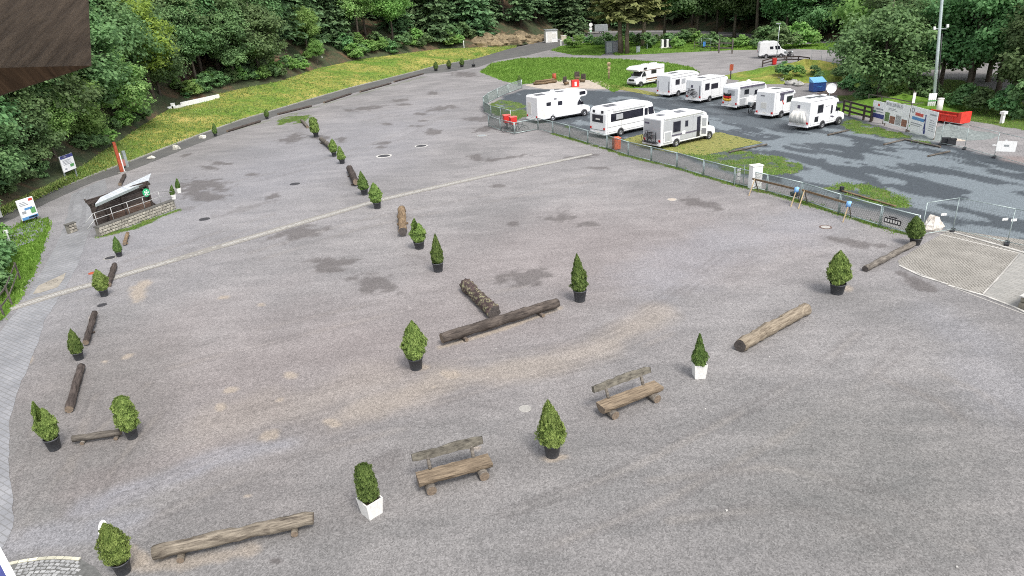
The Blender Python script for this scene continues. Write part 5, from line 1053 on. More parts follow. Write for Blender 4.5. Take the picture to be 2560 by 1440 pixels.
# ------------------------------------------------------------------ mesh fences
wire_m = paint('fence_wire', (.15, .185, .175), .5, .1, 4, .4); fence_m = paint('green_grey_steel', (.38, .45, .44), .45, .12, 5, .45)
def wire_panel(a, c2, z0, z1, sp=.065, r=.0075, mat=None, par=None, org=Vector((0, 0, 0)), square=False):
    d = (c2 - a); d.z = 0; l = d.length; d.normalize(); h = z1 - z0; m_ = MB()
    segs = []
    if square:
        segs += [((x, 0), (x, h)) for x in np.arange(sp, l, sp)] + [((0, y), (l, y)) for y in np.arange(sp * 3, h, sp * 3)]
    else:
        for k in np.arange(-h, l, sp * 1.414):
            x0, x1 = max(k, 0), min(k + h, l); segs.append(((x0, x0 - k), (x1, x1 - k))); segs.append(((x0, h - x0 + k), (x1, h - x1 + k)))
    nrm = Vector((-d.y, d.x, 0))
    for (x0, y0), (x1, y1) in segs:
        p, q = a - org + d * x0 + UPZ * (z0 + y0 - a.z), a - org + d * x1 + UPZ * (z0 + y1 - a.z); t_ = (q - p).normalized(); s_ = nrm.cross(t_) * r
        m_.add([p - s_, p + s_, q + s_, q - s_, p + nrm * r * 1.6, q + nrm * r * 1.6], [(0, 1, 2, 3), (1, 4, 5, 2), (4, 0, 3, 5)])
    return m_.build('wire_mesh', mat or wire_m, par)
def mesh_fence(label, pts, h=1.2, group='galvanised mesh fences', rail=.038, name='mesh_fence'):
    P = [gp(*p) for p in pts]; o = thing(name, label, 'fence', P[0], 0, group); org = P[0]
    for p in P: MB().tube([p - org, p - org + UPZ * (h + .04)], .045, 8).build('post', fence_m, o)
    for i in range(len(P) - 1):
        a, c2 = P[i], P[i + 1]; d = (c2 - a).normalized()
        for z, nm in ((h, 'top_rail'), (.12, 'bottom_rail')): MB().tube([a - org + UPZ * z, c2 - org + UPZ * z], rail, 6).build(nm, fence_m, o)
        MB().tube([a - org + d * .1 + UPZ * .12, a - org + d * .1 + UPZ * h], rail * .8, 6).build('panel_upright', fence_m, o)
        wire_panel(a, c2, .12, h, par=o, org=org)
    return o
mesh_fence('long straight galvanised mesh fence between gravel lot and camper pitch', [(1345, 325)] + FENCE_RUN, 1.22)
mesh_fence('small square mesh enclosure around the red boxes', [(1222, 316), (1251, 327), (1286, 336), (1345, 325)], 1.2)
mesh_fence('curved mesh fence bending around the grass patch by the sand area', [(1305, 221), (1271, 233), (1244, 245), (1221, 257), (1209, 268), (1211, 280), (1228, 291), (1252, 297), (1277, 304)], 1.25)
# site fence panels at the right
def site_fence(label, posts, h, group='temporary site fence panels'):
    P = [gp(*p) for p in posts]; o = thing('site_fence', label, 'fence', P[0], 0, group); org = P[0]
    for p in P:
        MB().tube([p - org + UPZ * .02, p - org + UPZ * h], .022, 6).build('post', fence_m, o); q = MB().box((0, 0, .07), (.65, .22, .13)).build('foot_block', black, o, .03); q.location = p - org; q.rotation_euler = (0, 0, .9)
    for i in range(len(P) - 1):
        for z, nm in ((h, 'top_rail'), (.15, 'bottom_rail')): MB().tube([P[i] - org + UPZ * z, P[i + 1] - org + UPZ * z], .02, 6).build(nm, fence_m, o)
        wire_panel(P[i], P[i + 1], .15, h, .12, .0025, par=o, org=org, square=True)
    return o
o = site_fence('tall site fence panels along the grid paving, right edge', [(2302, 592), (2381, 579), (2517, 611), (2650, 640)], 1.95)
for k, (x, y) in enumerate(((2360, 536), (2513, 548), (2535, 550))):
    p = gp(x, y, .9); q = MB().box((0, 0, 0), (.3, .02, .14)).build('tag', white, o); q.location = p - o.location
o = site_fence('distant site fence panels right of the gravel net pile', [(2350, 362), (2411, 373), (2485, 394), (2580, 420)], 1.9)
q = MB().box((0, 0, 0), (1.2, .03, .75)).build('notice_board', white, o); q.location = gp(2516, 366, 1.35) - o.location; q.rotation_euler = (0, 0, -.45); MB().box((0, -.02, .06), (.3, .01, .14)).build('print', greyp, q)
q = MB().box((0, 0, 0), (.5, .03, .1)).add([(.35, -.02, -.05), (.75, -.02, -.05), (.6, -.02, .45), (.5, -.02, .45)], [(0, 1, 2, 3)]).build('white_emblem', white, o); q.location = gp(2491, 363, 1.1) - o.location; q.rotation_euler = (0, 0, -.45)
# sign boxes on the mesh fence
o = thing('fence_sign', 'small dark framed sign with block letters on the mesh fence near the corner', 'sign', gp(2229, 575), heading(gp(2197, 566), gp(2290, 592)), None)
MB().box((0, -.05, .52), (1.0, .02, .3)).build('plate', black, o); m_ = MB()
for k in range(6): m_.box((-.4 + k * .16, -.063, .52), (.1, .006, .17)); 
m_.build('letters', offw, o); MB().box((0, -.05, .75), (.5, .02, .06)).build('top_bar', black, o); m_ = MB()
for k in range(5): m_.box((-.35 + k * .17, -.06, .29), (.1, .006, .07))
m_.build('small_print', offw, o)
# trestle barriers with blue lamps
def trestle(label, f1, f2, f3, f4, lamp):
    a, b2, c2, d2 = gp(*f1), gp(*f2), gp(*f3), gp(*f4); org = (a + c2) / 2; o = thing('trestle_barrier', label, 'barrier', org, 0, 'wooden trestle barriers with blue lamps'); t1, t2 = (a + b2) / 2 + UPZ * 1.0, (c2 + d2) / 2 + UPZ * 1.0
    e_ = (t2 - t1).normalized() * .2; MB().bar(t1 - org - e_, t2 - org + e_, .06, .12).build('beam', browny, o)
    for p, q in ((a, t1), (b2, t1), (c2, t2), (d2, t2)): MB().bar(p - org, q - org + UPZ * .04, .055, .05).build('leg', pale_wood if p in (a, c2) else weather, o)
    for p, q, t_ in ((a, b2, t1), (c2, d2, t2)): MB().bar(p.lerp(t_, .45) - org, q.lerp(t_, .45) - org, .04, .03).build('brace', weather, o)
    l_ = link('lamp', None, o); l_.location = c2.lerp(t2, .97) - org + UPZ * .02; MB().lathe([(.0, .19), (.13, .15), (.17, .0), (.13, -.14), (0, -.19)], n=14).build('lens', paint('blue_lens', (.22, .45, .80), .25, .2, 8), l_); MB().box((.0, .1, -.12), (.2, .1, .22)).build('battery_box', bluep, l_); return o
trestle('wooden trestle barrier at the fence, in front of the white cabinet', (1872, 490), (1896, 478), (1977, 517), (1999, 505), 0); trestle('wooden trestle barrier at the fence, nearer the corner conifer', (1996, 522), (2018, 508), (2107, 556), (2127, 543), 0)
o = thing('cabinet', 'white slatted electricity cabinet just behind the mesh fence', 'cabinet', gp(1886, 470), .25, None); MB().box((0, 0, .8), (.78, .5, 1.6)).build('body', white, o, .02); MB().box((0, 0, 1.63), (.86, .58, .07)).build('lid', offw, o, .02)
for k in range(6): MB().box((0, -.256, .25 + k * .22), (.7, .02, .16)).build('slat', white, o)
o = thing('notice_panel', 'grey notice stand with white plates between posts behind the fence', 'sign', gp(1847, 461), .2, None); MB().bar((-.35, 0, 0), (-.35, 0, 1.3), .05).bar((.35, 0, 0), (.35, 0, 1.3), .05).build('frame', fence_m, o); [MB().box((-.1, -.03, .45 + k * .32), (.3, .02, .24)).build('plate', white, o) for k in range(3)]; MB().bar((.1, .05, 0), (-.15, .1, 1.2), .04).build('strut', greyp, o)
q = MB().rock((0, 0, .22), .3, np.random.default_rng(5)).build('rubbish_sack', black); q.location = gp(1988, 492); tag(q, 'black sack behind the mesh fence at the first trestle', 'sack')
q = MB().box((0, 0, .15), (.22, .22, .35)).build('black_box', black); q.location = gp(2104, 478); tag(q, 'small black box at the end of the brown beam behind the fence', 'box')
def wheelie(label, px, py, mat, s=1.0, rz=0.0):
    o = thing('wheelie_bin', label, 'bin', gp(px, py), rz, None, s); MB().box((0, 0, .52), (.58, .6, .92), taper=1.0).build('body', mat, o, .04); MB().box((0, -.02, 1.02), (.64, .68, .08)).build('lid', mat, o, .03); MB().box((0, .34, .95), (.5, .06, .05)).build('handle', mat, o)
    for x in (-.24, .24): MB().tube([(x - .04, .3, .1), (x + .04, .3, .1)], .1, 12).build('wheel', rubber, o)
    for k in (-.18, 0, .18): MB().box((k, -.305, .5), (.06, .02, .7)).build('rib', mat, o)
    return o
wheelie('orange wheelie bin behind the fence beside the nearest camper', 1541, 374, orange, 1.05, .2)
wheelie('red litter bin on the kerb in front of the white van', 1935, 162, redp, 1.0)
for k, (x, y, lab) in enumerate(((1268, 321, 'left'), (1284, 326, 'right'))):
    o = thing('parcel_box', 'red lidded box in the square mesh enclosure, %s one' % lab, 'box', gp(x, y), .3, 'red boxes in the mesh enclosure'); MB().box((0, 0, 1.0), (.72, .6, .75)).build('body', redp, o, .04); MB().box((0, 0, 1.42), (.8, .68, .09)).build('lid', paint('pale_red', (.7, .12, .10), .4), o, .03); MB().bar((0, 0, 0), (0, 0, .65), .12).build('stand', black, o); MB().box((0, 0, .03), (.6, .5, .05)).build('foot', black, o)
bicycle('bicycle leaning by the red boxes in the mesh enclosure, left one', gp(1273, 330), .15); bicycle('bicycle leaning by the red boxes in the mesh enclosure, right one', gp(1301, 330), -.1)
# ------------------------------------------------------------------ tunnel shelter at the left
o0, o1 = gp(251, 592), gp(441, 521); SL = (o1 - o0).length; sh = heading(o0, o1)
wst = stone('rubble_stone', (.22, .20, .17), (.46, .43, .37), 5); mort = paint('mortar', (.19, .18, .155), .95, .25, 6); capm = paint('dark_coping', (.11, .105, .095), .85, .25, 4)
rg = np.random.default_rng(21)
def stone_wall(label, x0, x1, y, h, d=.34, rows=3):
    o = thing('stone_wall', label, 'wall', o0, sh, 'stone walls of the shelter ramp'); MB().box(((x0 + x1) / 2, y + d / 2, h / 2), (x1 - x0, d - .06, h)).build('core', mort, o); MB().box(((x0 + x1) / 2, y + d / 2, h + .035), (x1 - x0 + .06, d + .08, .07)).build('coping', capm, o, .01)
    z = .02
    for r_ in range(rows):
        hh = h / rows - .02; x = x0 + rg.uniform(0, .1)
        while x < x1 - .15:
            w_ = rg.uniform(.2, .42); w_ = min(w_, x1 - x - .02); q = MB().box((0, 0, 0), (w_ - .035, .08, hh - rg.uniform(.0, .04))).build('stone', wst, o, .02); q.location = (x + w_ / 2, y + rg.uniform(-.015, .015), z + hh / 2); x += w_
        z += h / rows
    return o
def pipe_rail(label, pts, posts, y):
    o = thing('handrail', label, 'handrail', o0, sh, 'pipe handrails of the shelter ramp'); rail = paint('rail_steel', (.40, .40, .39), .5, .15, 6, .4)
    for dz, nm in ((0, 'top_rail'), (-.42, 'middle_rail')): MB().tube([(x, y, z + dz) for x, z in pts], .026, 8).build(nm, rail, o)
    for x, z in posts: MB().tube([(x, y, z), (x, y, np.interp(x, [p[0] for p in pts], [p[1] for p in pts]))], .024, 8).build('post', rail, o)
    return o
DY = 2.9
stone_wall('long rubble stone wall in front of the timber shelter', 0, SL, 0, .62)
stone_wall('rubble stone wall at the back of the shelter ramp', SL * .50, SL * .93, DY, .62)
stone_wall('short stone end wall at the left of the shelter', -.05, .6, DY, .6, .3, 3)
pipe_rail('pipe handrail on the front stone wall of the shelter', [(-.6, 1.15), (.1, 1.6), (SL * .86, 1.6), (SL * 1.02, 1.25)], [(k, .62) for k in (.2, SL * .22, SL * .42, SL * .62, SL * .84)], .17)
pipe_rail('pipe handrail on the rear wall of the shelter ramp', [(SL * .5, 1.55), (SL * .86, 1.55), (SL * .96, 1.2)], [(SL * .58, .62), (SL * .72, .62), (SL * .86, .62)], DY + .2)
o = thing('shelter', 'small timber shelter with pale metal roof over the ramp', 'shelter', o0, sh, None); xa, xb, ya, yb = .55, SL * .56, .75, 2.7
def loc_(px, py, z): return Matrix.Rotation(-sh, 3, 'Z') @ (gp(px, py, z) - o0)
F0, F1, B0, B1 = loc_(237, 511, 2.25), loc_(371, 452, 2.25), loc_(251, 493, 2.42), loc_(378, 433, 2.42); xa, xb, ya, yb = F0.x + .7, F1.x - .55, (F0.y + F1.y) / 2 + .45, (B0.y + B1.y) / 2 - .35; print('SHELTER', xa, xb, ya, yb, SL)
for x in (xa, xb):
    for y, z in ((ya, 2.2), (yb, 2.3)): MB().bar((x, y, 0), (x, y, z), .15).build('post', dark_wood, o)
MB().bar(((xa + xb) / 2, ya, 0), ((xa + xb) / 2, ya, 2.2), .13).build('post', dark_wood, o); MB().bar((xa + .9, ya, 0), (xa + .9, ya, 2.2), .1).build('post', dark_wood, o)
for y, z in ((ya, 2.12), (yb, 2.24)): MB().bar((xa - .3, y, z), (xb + .3, y, z), .14, .16).build('beam', dark_wood, o)
for x, s_ in ((xb, -1), (xa, 1)):
    MB().bar((x, ya, 1.5), (x + s_ * .6, ya, 2.15), .09).build('brace', dark_wood, o); MB().bar((x, ya, 1.5), (x, ya + .6, 2.3), .09).build('brace', dark_wood, o)
MB().bar((xb + .05, ya, .75), (xb + .8, ya, 0), .1).build('brace', dark_wood, o)
roofm, t, b = nt('roof_sheet'); wv = noise(t, mapped(t, objc(t), (9, .4, 1)), 1.2, 3); L(t, ramp(t, wv, [(.35, (.42, .45, .48)), (.6, (.62, .64, .66))]), b.inputs['Base Color']); b.inputs['Roughness'].default_value = .35; b.inputs['Metallic'].default_value = .25
rf = link('roof', None, o); n_ = 14
for k in range(n_):
    m_ = MB(); f0, f1 = k / n_, (k + .97) / n_; P4 = [F0.lerp(F1, f0), F0.lerp(F1, f1), B0.lerp(B1, f1), B0.lerp(B1, f0)]
    m_.add(P4 + [p - UPZ * .04 for p in P4], [(0, 1, 2, 3), (7, 6, 5, 4), (0, 4, 5, 1), (1, 5, 6, 2), (2, 6, 7, 3), (3, 7, 4, 0)]); m_.build('sheet', roofm, rf)
MB().bar(F0 - UPZ * .08 + Vector((0, -.04, 0)), F1 - UPZ * .08 + Vector((0, -.04, 0)), .07, .16).build('gutter', galv, o)
for k in range(9): MB().box(((xa + xb) / 2, yb, .16 + k * .24), (xb - xa, .04, .225)).build('back_plank', dark_wood, o)
for k in range(4): MB().box(((xa + xb) / 2 + .45, ya - .02, .14 + k * .25), (xb - xa - .95, .04, .235)).build('front_plank', wood('brown_plank', (.07, .045, .035), (.19, .13, .10)), o)
for k in range(7): MB().box((xa, (ya + yb) / 2, .16 + k * .24), (.04, yb - ya, .225)).build('side_plank', dark_wood, o)
MB().box(((xa + xb) / 2, (ya + yb) / 2, .02), (xb - xa, yb - ya, .03)).build('floor', black, o)  # black slab painted in for the darkness inside the shelter
o = thing('round_sign', 'round green sign with white pattern hanging on the shelter post', 'sign', o0 + Matrix.Rotation(sh, 3, 'Z') @ Vector((xb - .35, ya - .2, 1.62)), sh, None); gr = paint('sign_green', (.03, .42, .17), .4, .08)
q = MB().tube([(0, -.02, 0), (0, .02, 0)], .3, 20).build('plate', gr, o); m_ = MB(); [m_.box((.15 * math.cos(a_), -.03, .15 * math.sin(a_)), (.1, .012, .1), 0) for a_ in np.arange(0, 6.2, 1.257)]; m_.box((0, -.032, 0), (.12, .012, .12)); m_.build('pattern', white, o)
o = thing('poster', 'cream coloured poster leaning inside the shelter', 'poster', o0 + Matrix.Rotation(sh, 3, 'Z') @ Vector((xa + 1.3, ya + .35, 0)), sh + .2, None); q = MB().box((0, 0, 1.15), (.5, .03, .95)).build('sheet', paint('cream_board', (.7, .62, .42), .7, .1), o); MB().bar((0, .03, 0), (0, .03, .9), .05).build('stand', dark_wood, o)

# ------------------------------------------------------------------ information boards and markers at the left
vinyl = paint('white_vinyl', (.86, .86, .86), .4, .02, 2)
def board(label, f1, f2, z0, z1, parts, name='info_board', postm=galv, ext=0.0, dpt=.08, gz=0.0):
    a, c2 = gp(*f1, gz), gp(*f2, gz); o = thing(name, label, 'sign', a, heading(a, c2), None); W_ = (c2 - a).length
    for x in (0, W_): MB().bar((x, 0, -.1), (x, 0, z1), .09).build('post', postm, o)
    pn = MB().box((W_ / 2, -.08, (z0 + z1) / 2), (W_ + .24 + ext, dpt, z1 - z0)).build('panel', vinyl, o, .01)
    for (fx0, fx1, fz0, fz1, mt, nm) in parts:
        Wt = W_ + .2 + ext; x0 = W_ / 2 - Wt / 2; MB().box((x0 + Wt * (fx0 + fx1) / 2, -.08 - dpt / 2 - .004, z0 + (z1 - z0) * (fz0 + fz1) / 2), (Wt * (fx1 - fx0), .01, (z1 - z0) * (fz1 - fz0))).build(nm, mt, pn)
    return o
navy = paint('navy_print', (.05, .06, .22), .4, .15); redprint = paint('red_print', (.6, .08, .06), .4, .1); greenprint = paint('green_print', (.12, .35, .12), .5, .3, 12); greyprint = paint('grey_print', (.35, .36, .38), .5, .3, 12); bluepr = paint('blue_print', (.10, .28, .55), .4, .2, 8); photo_br = paint('photo_brown', (.28, .13, .09), .5, .8, 9); photo_gn = paint('photo_green', (.14, .22, .08), .5, .8, 9); photo_gy = paint('photo_grey', (.40, .40, .40), .5, .7, 9)
def lines(x0, x1, z0, z1, n, mt=greyprint, fill=.4): return [(x0, x1 - (x1 - x0) * (.25 * ((k * 7) % 3) / 2), z0 + (z1 - z0) * k / n, z0 + (z1 - z0) * (k + fill) / n, mt, 'text_line') for k in range(n)]
board('white info board with navy header on two posts at the forest edge', (166, 452), (193, 441), .75, 2.15, [(0, 1, .8, 1, navy, 'header'), (.12, .5, .86, .94, white, 'heading')] + lines(.12, .8, .42, .74, 4) + [(.12, .3, .12, .22, greyprint, 'map_mark'), (.6, .9, .2, .38, greenprint, 'map_mark')], ext=-.05, gz=.4)
board('white map board with red corner and blue foot between driveway and road', (62, 561), (93, 550), .3, 1.8, [(.7, .95, .84, .95, redprint, 'red_mark')] + lines(.08, .6, .68, .9, 3) + [(.1, .35, .3, .42, greyprint, 'map_mark'), (.3, .8, .45, .55, bluepr, 'map_mark'), (.65, .95, .22, .5, greenprint, 'map_mark'), (0, 1, 0, .13, bluepr, 'foot_band'), (.4, .95, .02, .1, black, 'logo_row')], ext=.05, postm=dark_wood)
o = thing('steel_marker', 'tall rusty orange steel marker post beside the road', 'post', gp(306, 432), sh, None); MB().box((0, 0, 1.5), (.32, .14, 2.8), taper=.8).build('blade', rust, o, .01); MB().box((.0, 0, .04), (.7, .4, .08)).build('base', concrete, o); MB().box((.3, .1, .9), (.12, .1, 1.8)).build('white_strip', white, o)
o = thing('waste_station', 'grey pillar with reddish box beside the rusty marker', 'pillar', gp(318, 418), sh, None); MB().box((0, 0, .8), (.3, .25, 1.6)).build('pillar', galv, o, .02); MB().box((-.35, 0, .5), (.36, .3, .6)).build('box', paint('dull_red', (.4, .16, .13), .6), o, .02)
o = thing('low_wall', 'long low white barrier at the top of the meadow bank', 'barrier', gp(455, 268, 1.45), heading(gp(455, 268, 1.45), gp(547, 242, 1.75)), None); Lw = (gp(547, 242, 1.75) - gp(455, 268, 1.45)).length; o.location.z += .1
for k in range(6): MB().box((Lw * (k + .5) / 6, 0, .25), (Lw / 6 - .03, .35, .6)).build('segment', white, o, .03)
o = thing('rubble_blocks', 'jumble of white blocks at the left end of the white barrier', 'blocks', gp(440, 272, 1.35), .3, None); [MB().box((x, y, z), (.55, .4, .4), r_).build('block', white, o, .02) for x, y, z, r_ in ((0, 0, .2, .1), (-.8, -.2, .2, .5), (.55, .2, .25, -.3), (-.3, .1, .58, .2))]
q = MB().tube([(0, 0, -.1), (0, 0, .7)], [.2, .17], 10).build('tree_stump', browny); q.location = gp(586, 222, 1.8); tag(q, 'tree stump at the right end of the white barrier', 'stump')
def marker(label, px, py, z, h=1.2, mat=white, w_=.2):
    o = thing('marker_post', label, 'post', gp(px, py, z), .4, 'white marker posts'); MB().box((0, 0, h * .45), (w_ * .6, w_ * .45, h * .9 + .2)).build('shaft', mat, o); MB().box((0, 0, h * .95), (w_, w_ * .8, h * .25)).build('cap', mat, o); return o
marker('slim white marker post below the slim young tree on the bank', 808, 163, 2.2, 1.5); marker('slim white marker post left of the rocky bank', 1160, 119, 1.2, 1.5, w_=.25); marker('short white bollard below the white kiosk on the track', 1402, 114, 0, 1.2, w_=.45); marker('white pillar at the grass edge near the right picture edge', 2504, 308, 0, 1.0, w_=.5); marker('grey white pillar left of the white bottle crate', 1618, 122, 0, 1.6, galv, .35); marker('small white marker among the bushes at the left picture edge', 24, 606, 0, .8, white, .25)
marker('white snow pole stub at the left picture edge beside the road', 2, 540, .2, .8, white, .3); marker('short wooden stake on the bank right of the info board', 236, 388, .8, 1.2, pale_wood, .12)
# wooden rail at the far left and sagging fence
def rail_fence(label, posts, h, rails, mat, name='wooden_fence', w_=.1, z=0.0):
    P = [gp(*p, z) for p in posts]; o = thing(name, label, 'fence', P[0], 0, 'wooden rail fences'); org = P[0]
    for p in P: MB().bar(p - org, p - org + UPZ * h, w_).build('post', mat, o)
    for i in range(len(P) - 1):
        for r_ in rails: MB().bar(P[i] - org + UPZ * r_, P[i + 1] - org + UPZ * r_, w_ * .5, w_ * 1.1).build('rail', mat, o)
    return o
rail_fence('thin wooden rail fence at the left edge beside the bushes', [(-10, 828), (10, 790), (30, 762), (52, 700)], 1.1, (.5, 1.0), weather, w_=.07)
rail_fence('low dark wooden rail on the green mound in front of the van', [(1906, 168), (1934, 160), (1965, 158), (1995, 157), (2022, 161)], 1.05, (.55, 1.0), dark_wood, w_=.16)
rail_fence('dark wooden gate fence right of the dish camper', [(2107, 285), (2123, 290), (2158, 300), (2176, 305)], 1.45, (.45, .9, 1.35), dark_wood, w_=.16)
rail_fence('wooden fence with wire rails behind the banners', [(2168, 268), (2200, 274), (2275, 290)], 1.4, (.9, 1.35), weather, w_=.09)
rail_fence('grey wooden rail on posts at the back of the gravel field', [(1797, 133), (1830, 134)], 2.6, (1.0, 1.9), weather, w_=.22)
rail_fence('mossy wooden railing on the slope left of the mesh gate', [(1735, 124), (1760, 126), (1795, 128)], 1.6, (.8, 1.5), weather, w_=.12)

# ------------------------------------------------------------------ banners
def banner(label, f1, f2, z0, z1, parts): return board(label, f1, f2, z0, z1, parts, 'banner', weather, .05, .03)
b1 = banner('small white banner with dark blue foot, leftmost of three', (2181, 303), (2207, 310), .45, 2.0, [(0, 1, 0, .26, navy, 'foot_band'), (.4, .55, .72, .86, redprint, 'logo'), (.3, .85, .5, .6, greyprint, 'lettering'), (.25, .9, .36, .42, greyprint, 'text_line'), (.05, .3, .3, .42, greenprint, 'leaf_mark')])
b2 = banner('white banner with large grey lettering and four pictures, middle of three', (2211, 315), (2265, 330), .3, 2.35, [(.02, .1, .82, .93, greyprint, 'logo')] + lines(.14, .5, .62, .74, 2) + [(.03, .22, .1, .5, photo_gn, 'picture'), (.25, .47, .06, .38, photo_br, 'picture'), (.5, .72, .06, .48, photo_gy, 'picture'), (.75, .97, .06, .36, photo_br, 'picture')])
b3 = banner('white banner with red and blue bars and a skier, rightmost of three', (2272, 332), (2333, 352), .25, 2.4, [(.2, .5, .66, .78, redprint, 'red_bar'), (.1, .56, .48, .6, bluepr, 'blue_bar'), (.08, .5, .32, .36, greyprint, 'text_line'), (.08, .45, .25, .28, greyprint, 'text_line')] + lines(.76, .96, .22, .7, 6, greyprint, .25) + [(.74, .96, .82, .88, greyprint, 'lettering'), (.03, .06, .14, .22, greenprint, 'mark')])
def text(s_, par, x, z, size, mat, y=-.13):
    cu = bpy.data.curves.new('lettering', 'FONT'); cu.body = s_; cu.size = size; cu.extrude = .004; cu.materials.append(mat); tmp = link('lettering_curve', cu); dg = bpy.context.evaluated_depsgraph_get(); me_ = bpy.data.meshes.new_from_object(tmp.evaluated_get(dg)); bpy.data.objects.remove(tmp); o = link('lettering', me_, par); o.location = (x, y, z); o.rotation_euler = (math.radians(90), 0, 0); return o
text('FELDHAUS', b2, .28, 1.94, .42, greyprint)
o_ = MB(); o_.lathe([(.22, 0), (.22, .01), (.15, .01), (.15, 0)], n=18); q = o_.build('ring_logo', greyprint, b3); q.location = (.25, -.105, 2.05); q.rotation_euler = (math.radians(90), 0, 0)
Wb = (gp(2333, 352) - gp(2272, 332)).length; m_ = MB(); x = Wb * .62
for p, q in (((x - .05, -.112, 1.75), (x, -.112, 1.2)), ((x, -.112, 1.2), (x + .12, -.112, .6)), ((x + .12, -.112, .6), (x + .12, -.112, .35)), ((x - .02, -.112, 1.2), (x - .1, -.112, .7)), ((x - .1, -.112, .7), (x + .05, -.112, .35)), ((x - .02, -.112, 1.6), (x - .2, -.112, 1.4))): m_.bar(p, q, .012, .1)
m_.tube([(x - .05, -.106, 1.86), (x - .05, -.116, 1.86)], .09, 10); m_.build('skier_print', navy, b3)
for b_, tx, x_, z_ in ((b3, 'Aktiv', .9, 1.66), ): pass
o = thing('road_sign', 'weathered post with a white sign plate between the banners', 'sign', gp(2268, 330), 0, None); MB().bar((0, 0, 0), (.02, 0, 3.6), .1).build('post', weather, o); MB().box((.05, -.07, 3.0), (.25, .03, .9)).build('plate', offw, o); MB().bar((-1.5, 0, 2.55), (1.0, 0, 2.5), .05).bar((.0, 0, 2.1), (.8, .1, 2.5), .04).build('arm', weather, o)
# red skip, net covered gravel, poles
a, c2 = gp(2300, 300), gp(2396, 315); o = thing('skip_container', 'long low red open skip behind the banners', 'skip', a, heading(a, c2), None); Ls = (c2 - a).length; skr = paint('skip_red', (.62, .04, .025), .5, .12, 3, dirt=(.3, .1, .06)); D_ = 1.3
for nm, c_, d_ in (('side_wall', (Ls / 2, .04, .5), (Ls, .07, .6)), ('side_wall', (Ls / 2, D_, .5), (Ls, .07, .6)), ('floor', (Ls / 2, D_ / 2, .3), (Ls, D_, .06)), ('end_wall', (.04, D_ / 2, .5), (.07, D_, .6)), ('tail_wall', (Ls - .04, D_ / 2, .68), (.3, D_ + .06, 1.0))): MB().box(c_, d_).build(nm, skr, o, .015)
MB().bar((0, -.02, .83), (Ls - .3, -.02, .83), .14, .1).build('rim', skr, o); MB().bar((0, D_, .83), (Ls - .3, D_, .83), .14, .1).build('rim', skr, o); [MB().box((Ls * k / 6, -.02, .48), (.1, .08, .56)).build('rib', skr, o) for k in range(1, 6)]; MB().box((Ls / 2, D_ / 2, .45), (Ls - .4, D_ - .2, .25)).build('load', earth, o)
def heap(name, label, px, py, r, h, mat, cat, sq=1.0, seed=0, rz=0):
    rng = np.random.default_rng(seed); m_ = MB(); nr, na = 14, 36; vs = []
    for i in range(nr + 1):
        f = i / nr
        for k in range(na):
            a_ = 2 * math.pi * k / na; rr = r * f * (1 + .12 * math.sin(3 * a_ + seed) + .08 * math.sin(5 * a_)); zz = h * (1 - f) ** 1.15 * (1 + .18 * math.sin(a_ * 2 + f * 6)) + rng.normal() * .03 * h; vs.append((rr * math.cos(a_) * sq, rr * math.sin(a_), max(zz, 0) if i < nr else -.02))
    m_.add(vs, [(i * na + k, (i + 1) * na + k, (i + 1) * na + (k + 1) % na, i * na + (k + 1) % na) for i in range(nr) for k in range(na)], 0, True); q = m_.build(name, mat); q.location = gp(px, py); q.rotation_euler = (0, 0, rz); return tag(q, label, cat)
heap('gravel_pile', 'grey gravel pile under a net right of the banners', 2368, 338, 2.6, .85, stone('net_gravel', (.13, .15, .15), (.26, .29, .28), 5), 'pile', 1.4, 2, -.3); heap('sand_pile', 'flat pale sand pile behind the end of the banners', 2358, 346, 1.2, .25, sand, 'pile', 1.5, 4, -.3); heap('soil_heap', 'brown soil heap beside the blue skip at the trees', 2112, 232, 2.2, 1.0, paint('brown_soil', (.16, .12, .10), .95, .3, 3), 'pile', 1.3, 5)
heap('grass_mound', 'low grassy mound behind the wooden fence at the trees', 2250, 272, 5.0, 1.3, lush, 'mound', 1.6, 6, -.3); heap('grass_mound', 'green weedy mound between far gravel field and blue skip', 2010, 192, 6.5, 2.1, gmat, 'mound', 1.9, 7, -.25)
rg = np.random.default_rng(33)
for k in range(9): q = MB().rock((0, 0, .2), rg.uniform(.4, .75), rg).build('boulder', stone('rubble_grey', (.18, .18, .17), (.48, .47, .45), 3)); q.location = gp(1942 + k * 7, 204 + k * 1.3 + rg.normal() * 1.5); tag(q, 'grey rubble boulder in the heap left of the blue skip', 'boulder', 'boulders left of the blue skip')
o = thing('skip_bin', 'blue skip with light blue sloping lid at the foot of the mound', 'skip', gp(2042, 229), .1, None, .82); MB().box((0, 0, .75), (2.0, 1.3, 1.3), taper=1.0).build('body', paint('dark_blue', (.03, .08, .28), .45, .2, 3), o, .04); m_ = MB().add([(-1.05, -.7, 1.4), (1.05, -.7, 1.4), (1.05, .7, 2.0), (-1.05, .7, 2.0), (-1.05, -.7, 1.46), (1.05, -.7, 1.46), (1.05, .7, 2.06), (-1.05, .7, 2.06), (-1.05, .7, 1.4), (1.05, .7, 1.4)], [(0, 3, 2, 1), (4, 5, 6, 7), (0, 1, 5, 4), (1, 2, 6, 5), (2, 3, 7, 6), (3, 0, 4, 7), (0, 8, 3), (1, 2, 9), (8, 9, 2, 3)]); m_.build('lid', paint('light_blue', (.16, .42, .72), .4, .1, 3), o); MB().box((0, -.66, .8), (.7, .02, .2)).build('print', bluep, o)
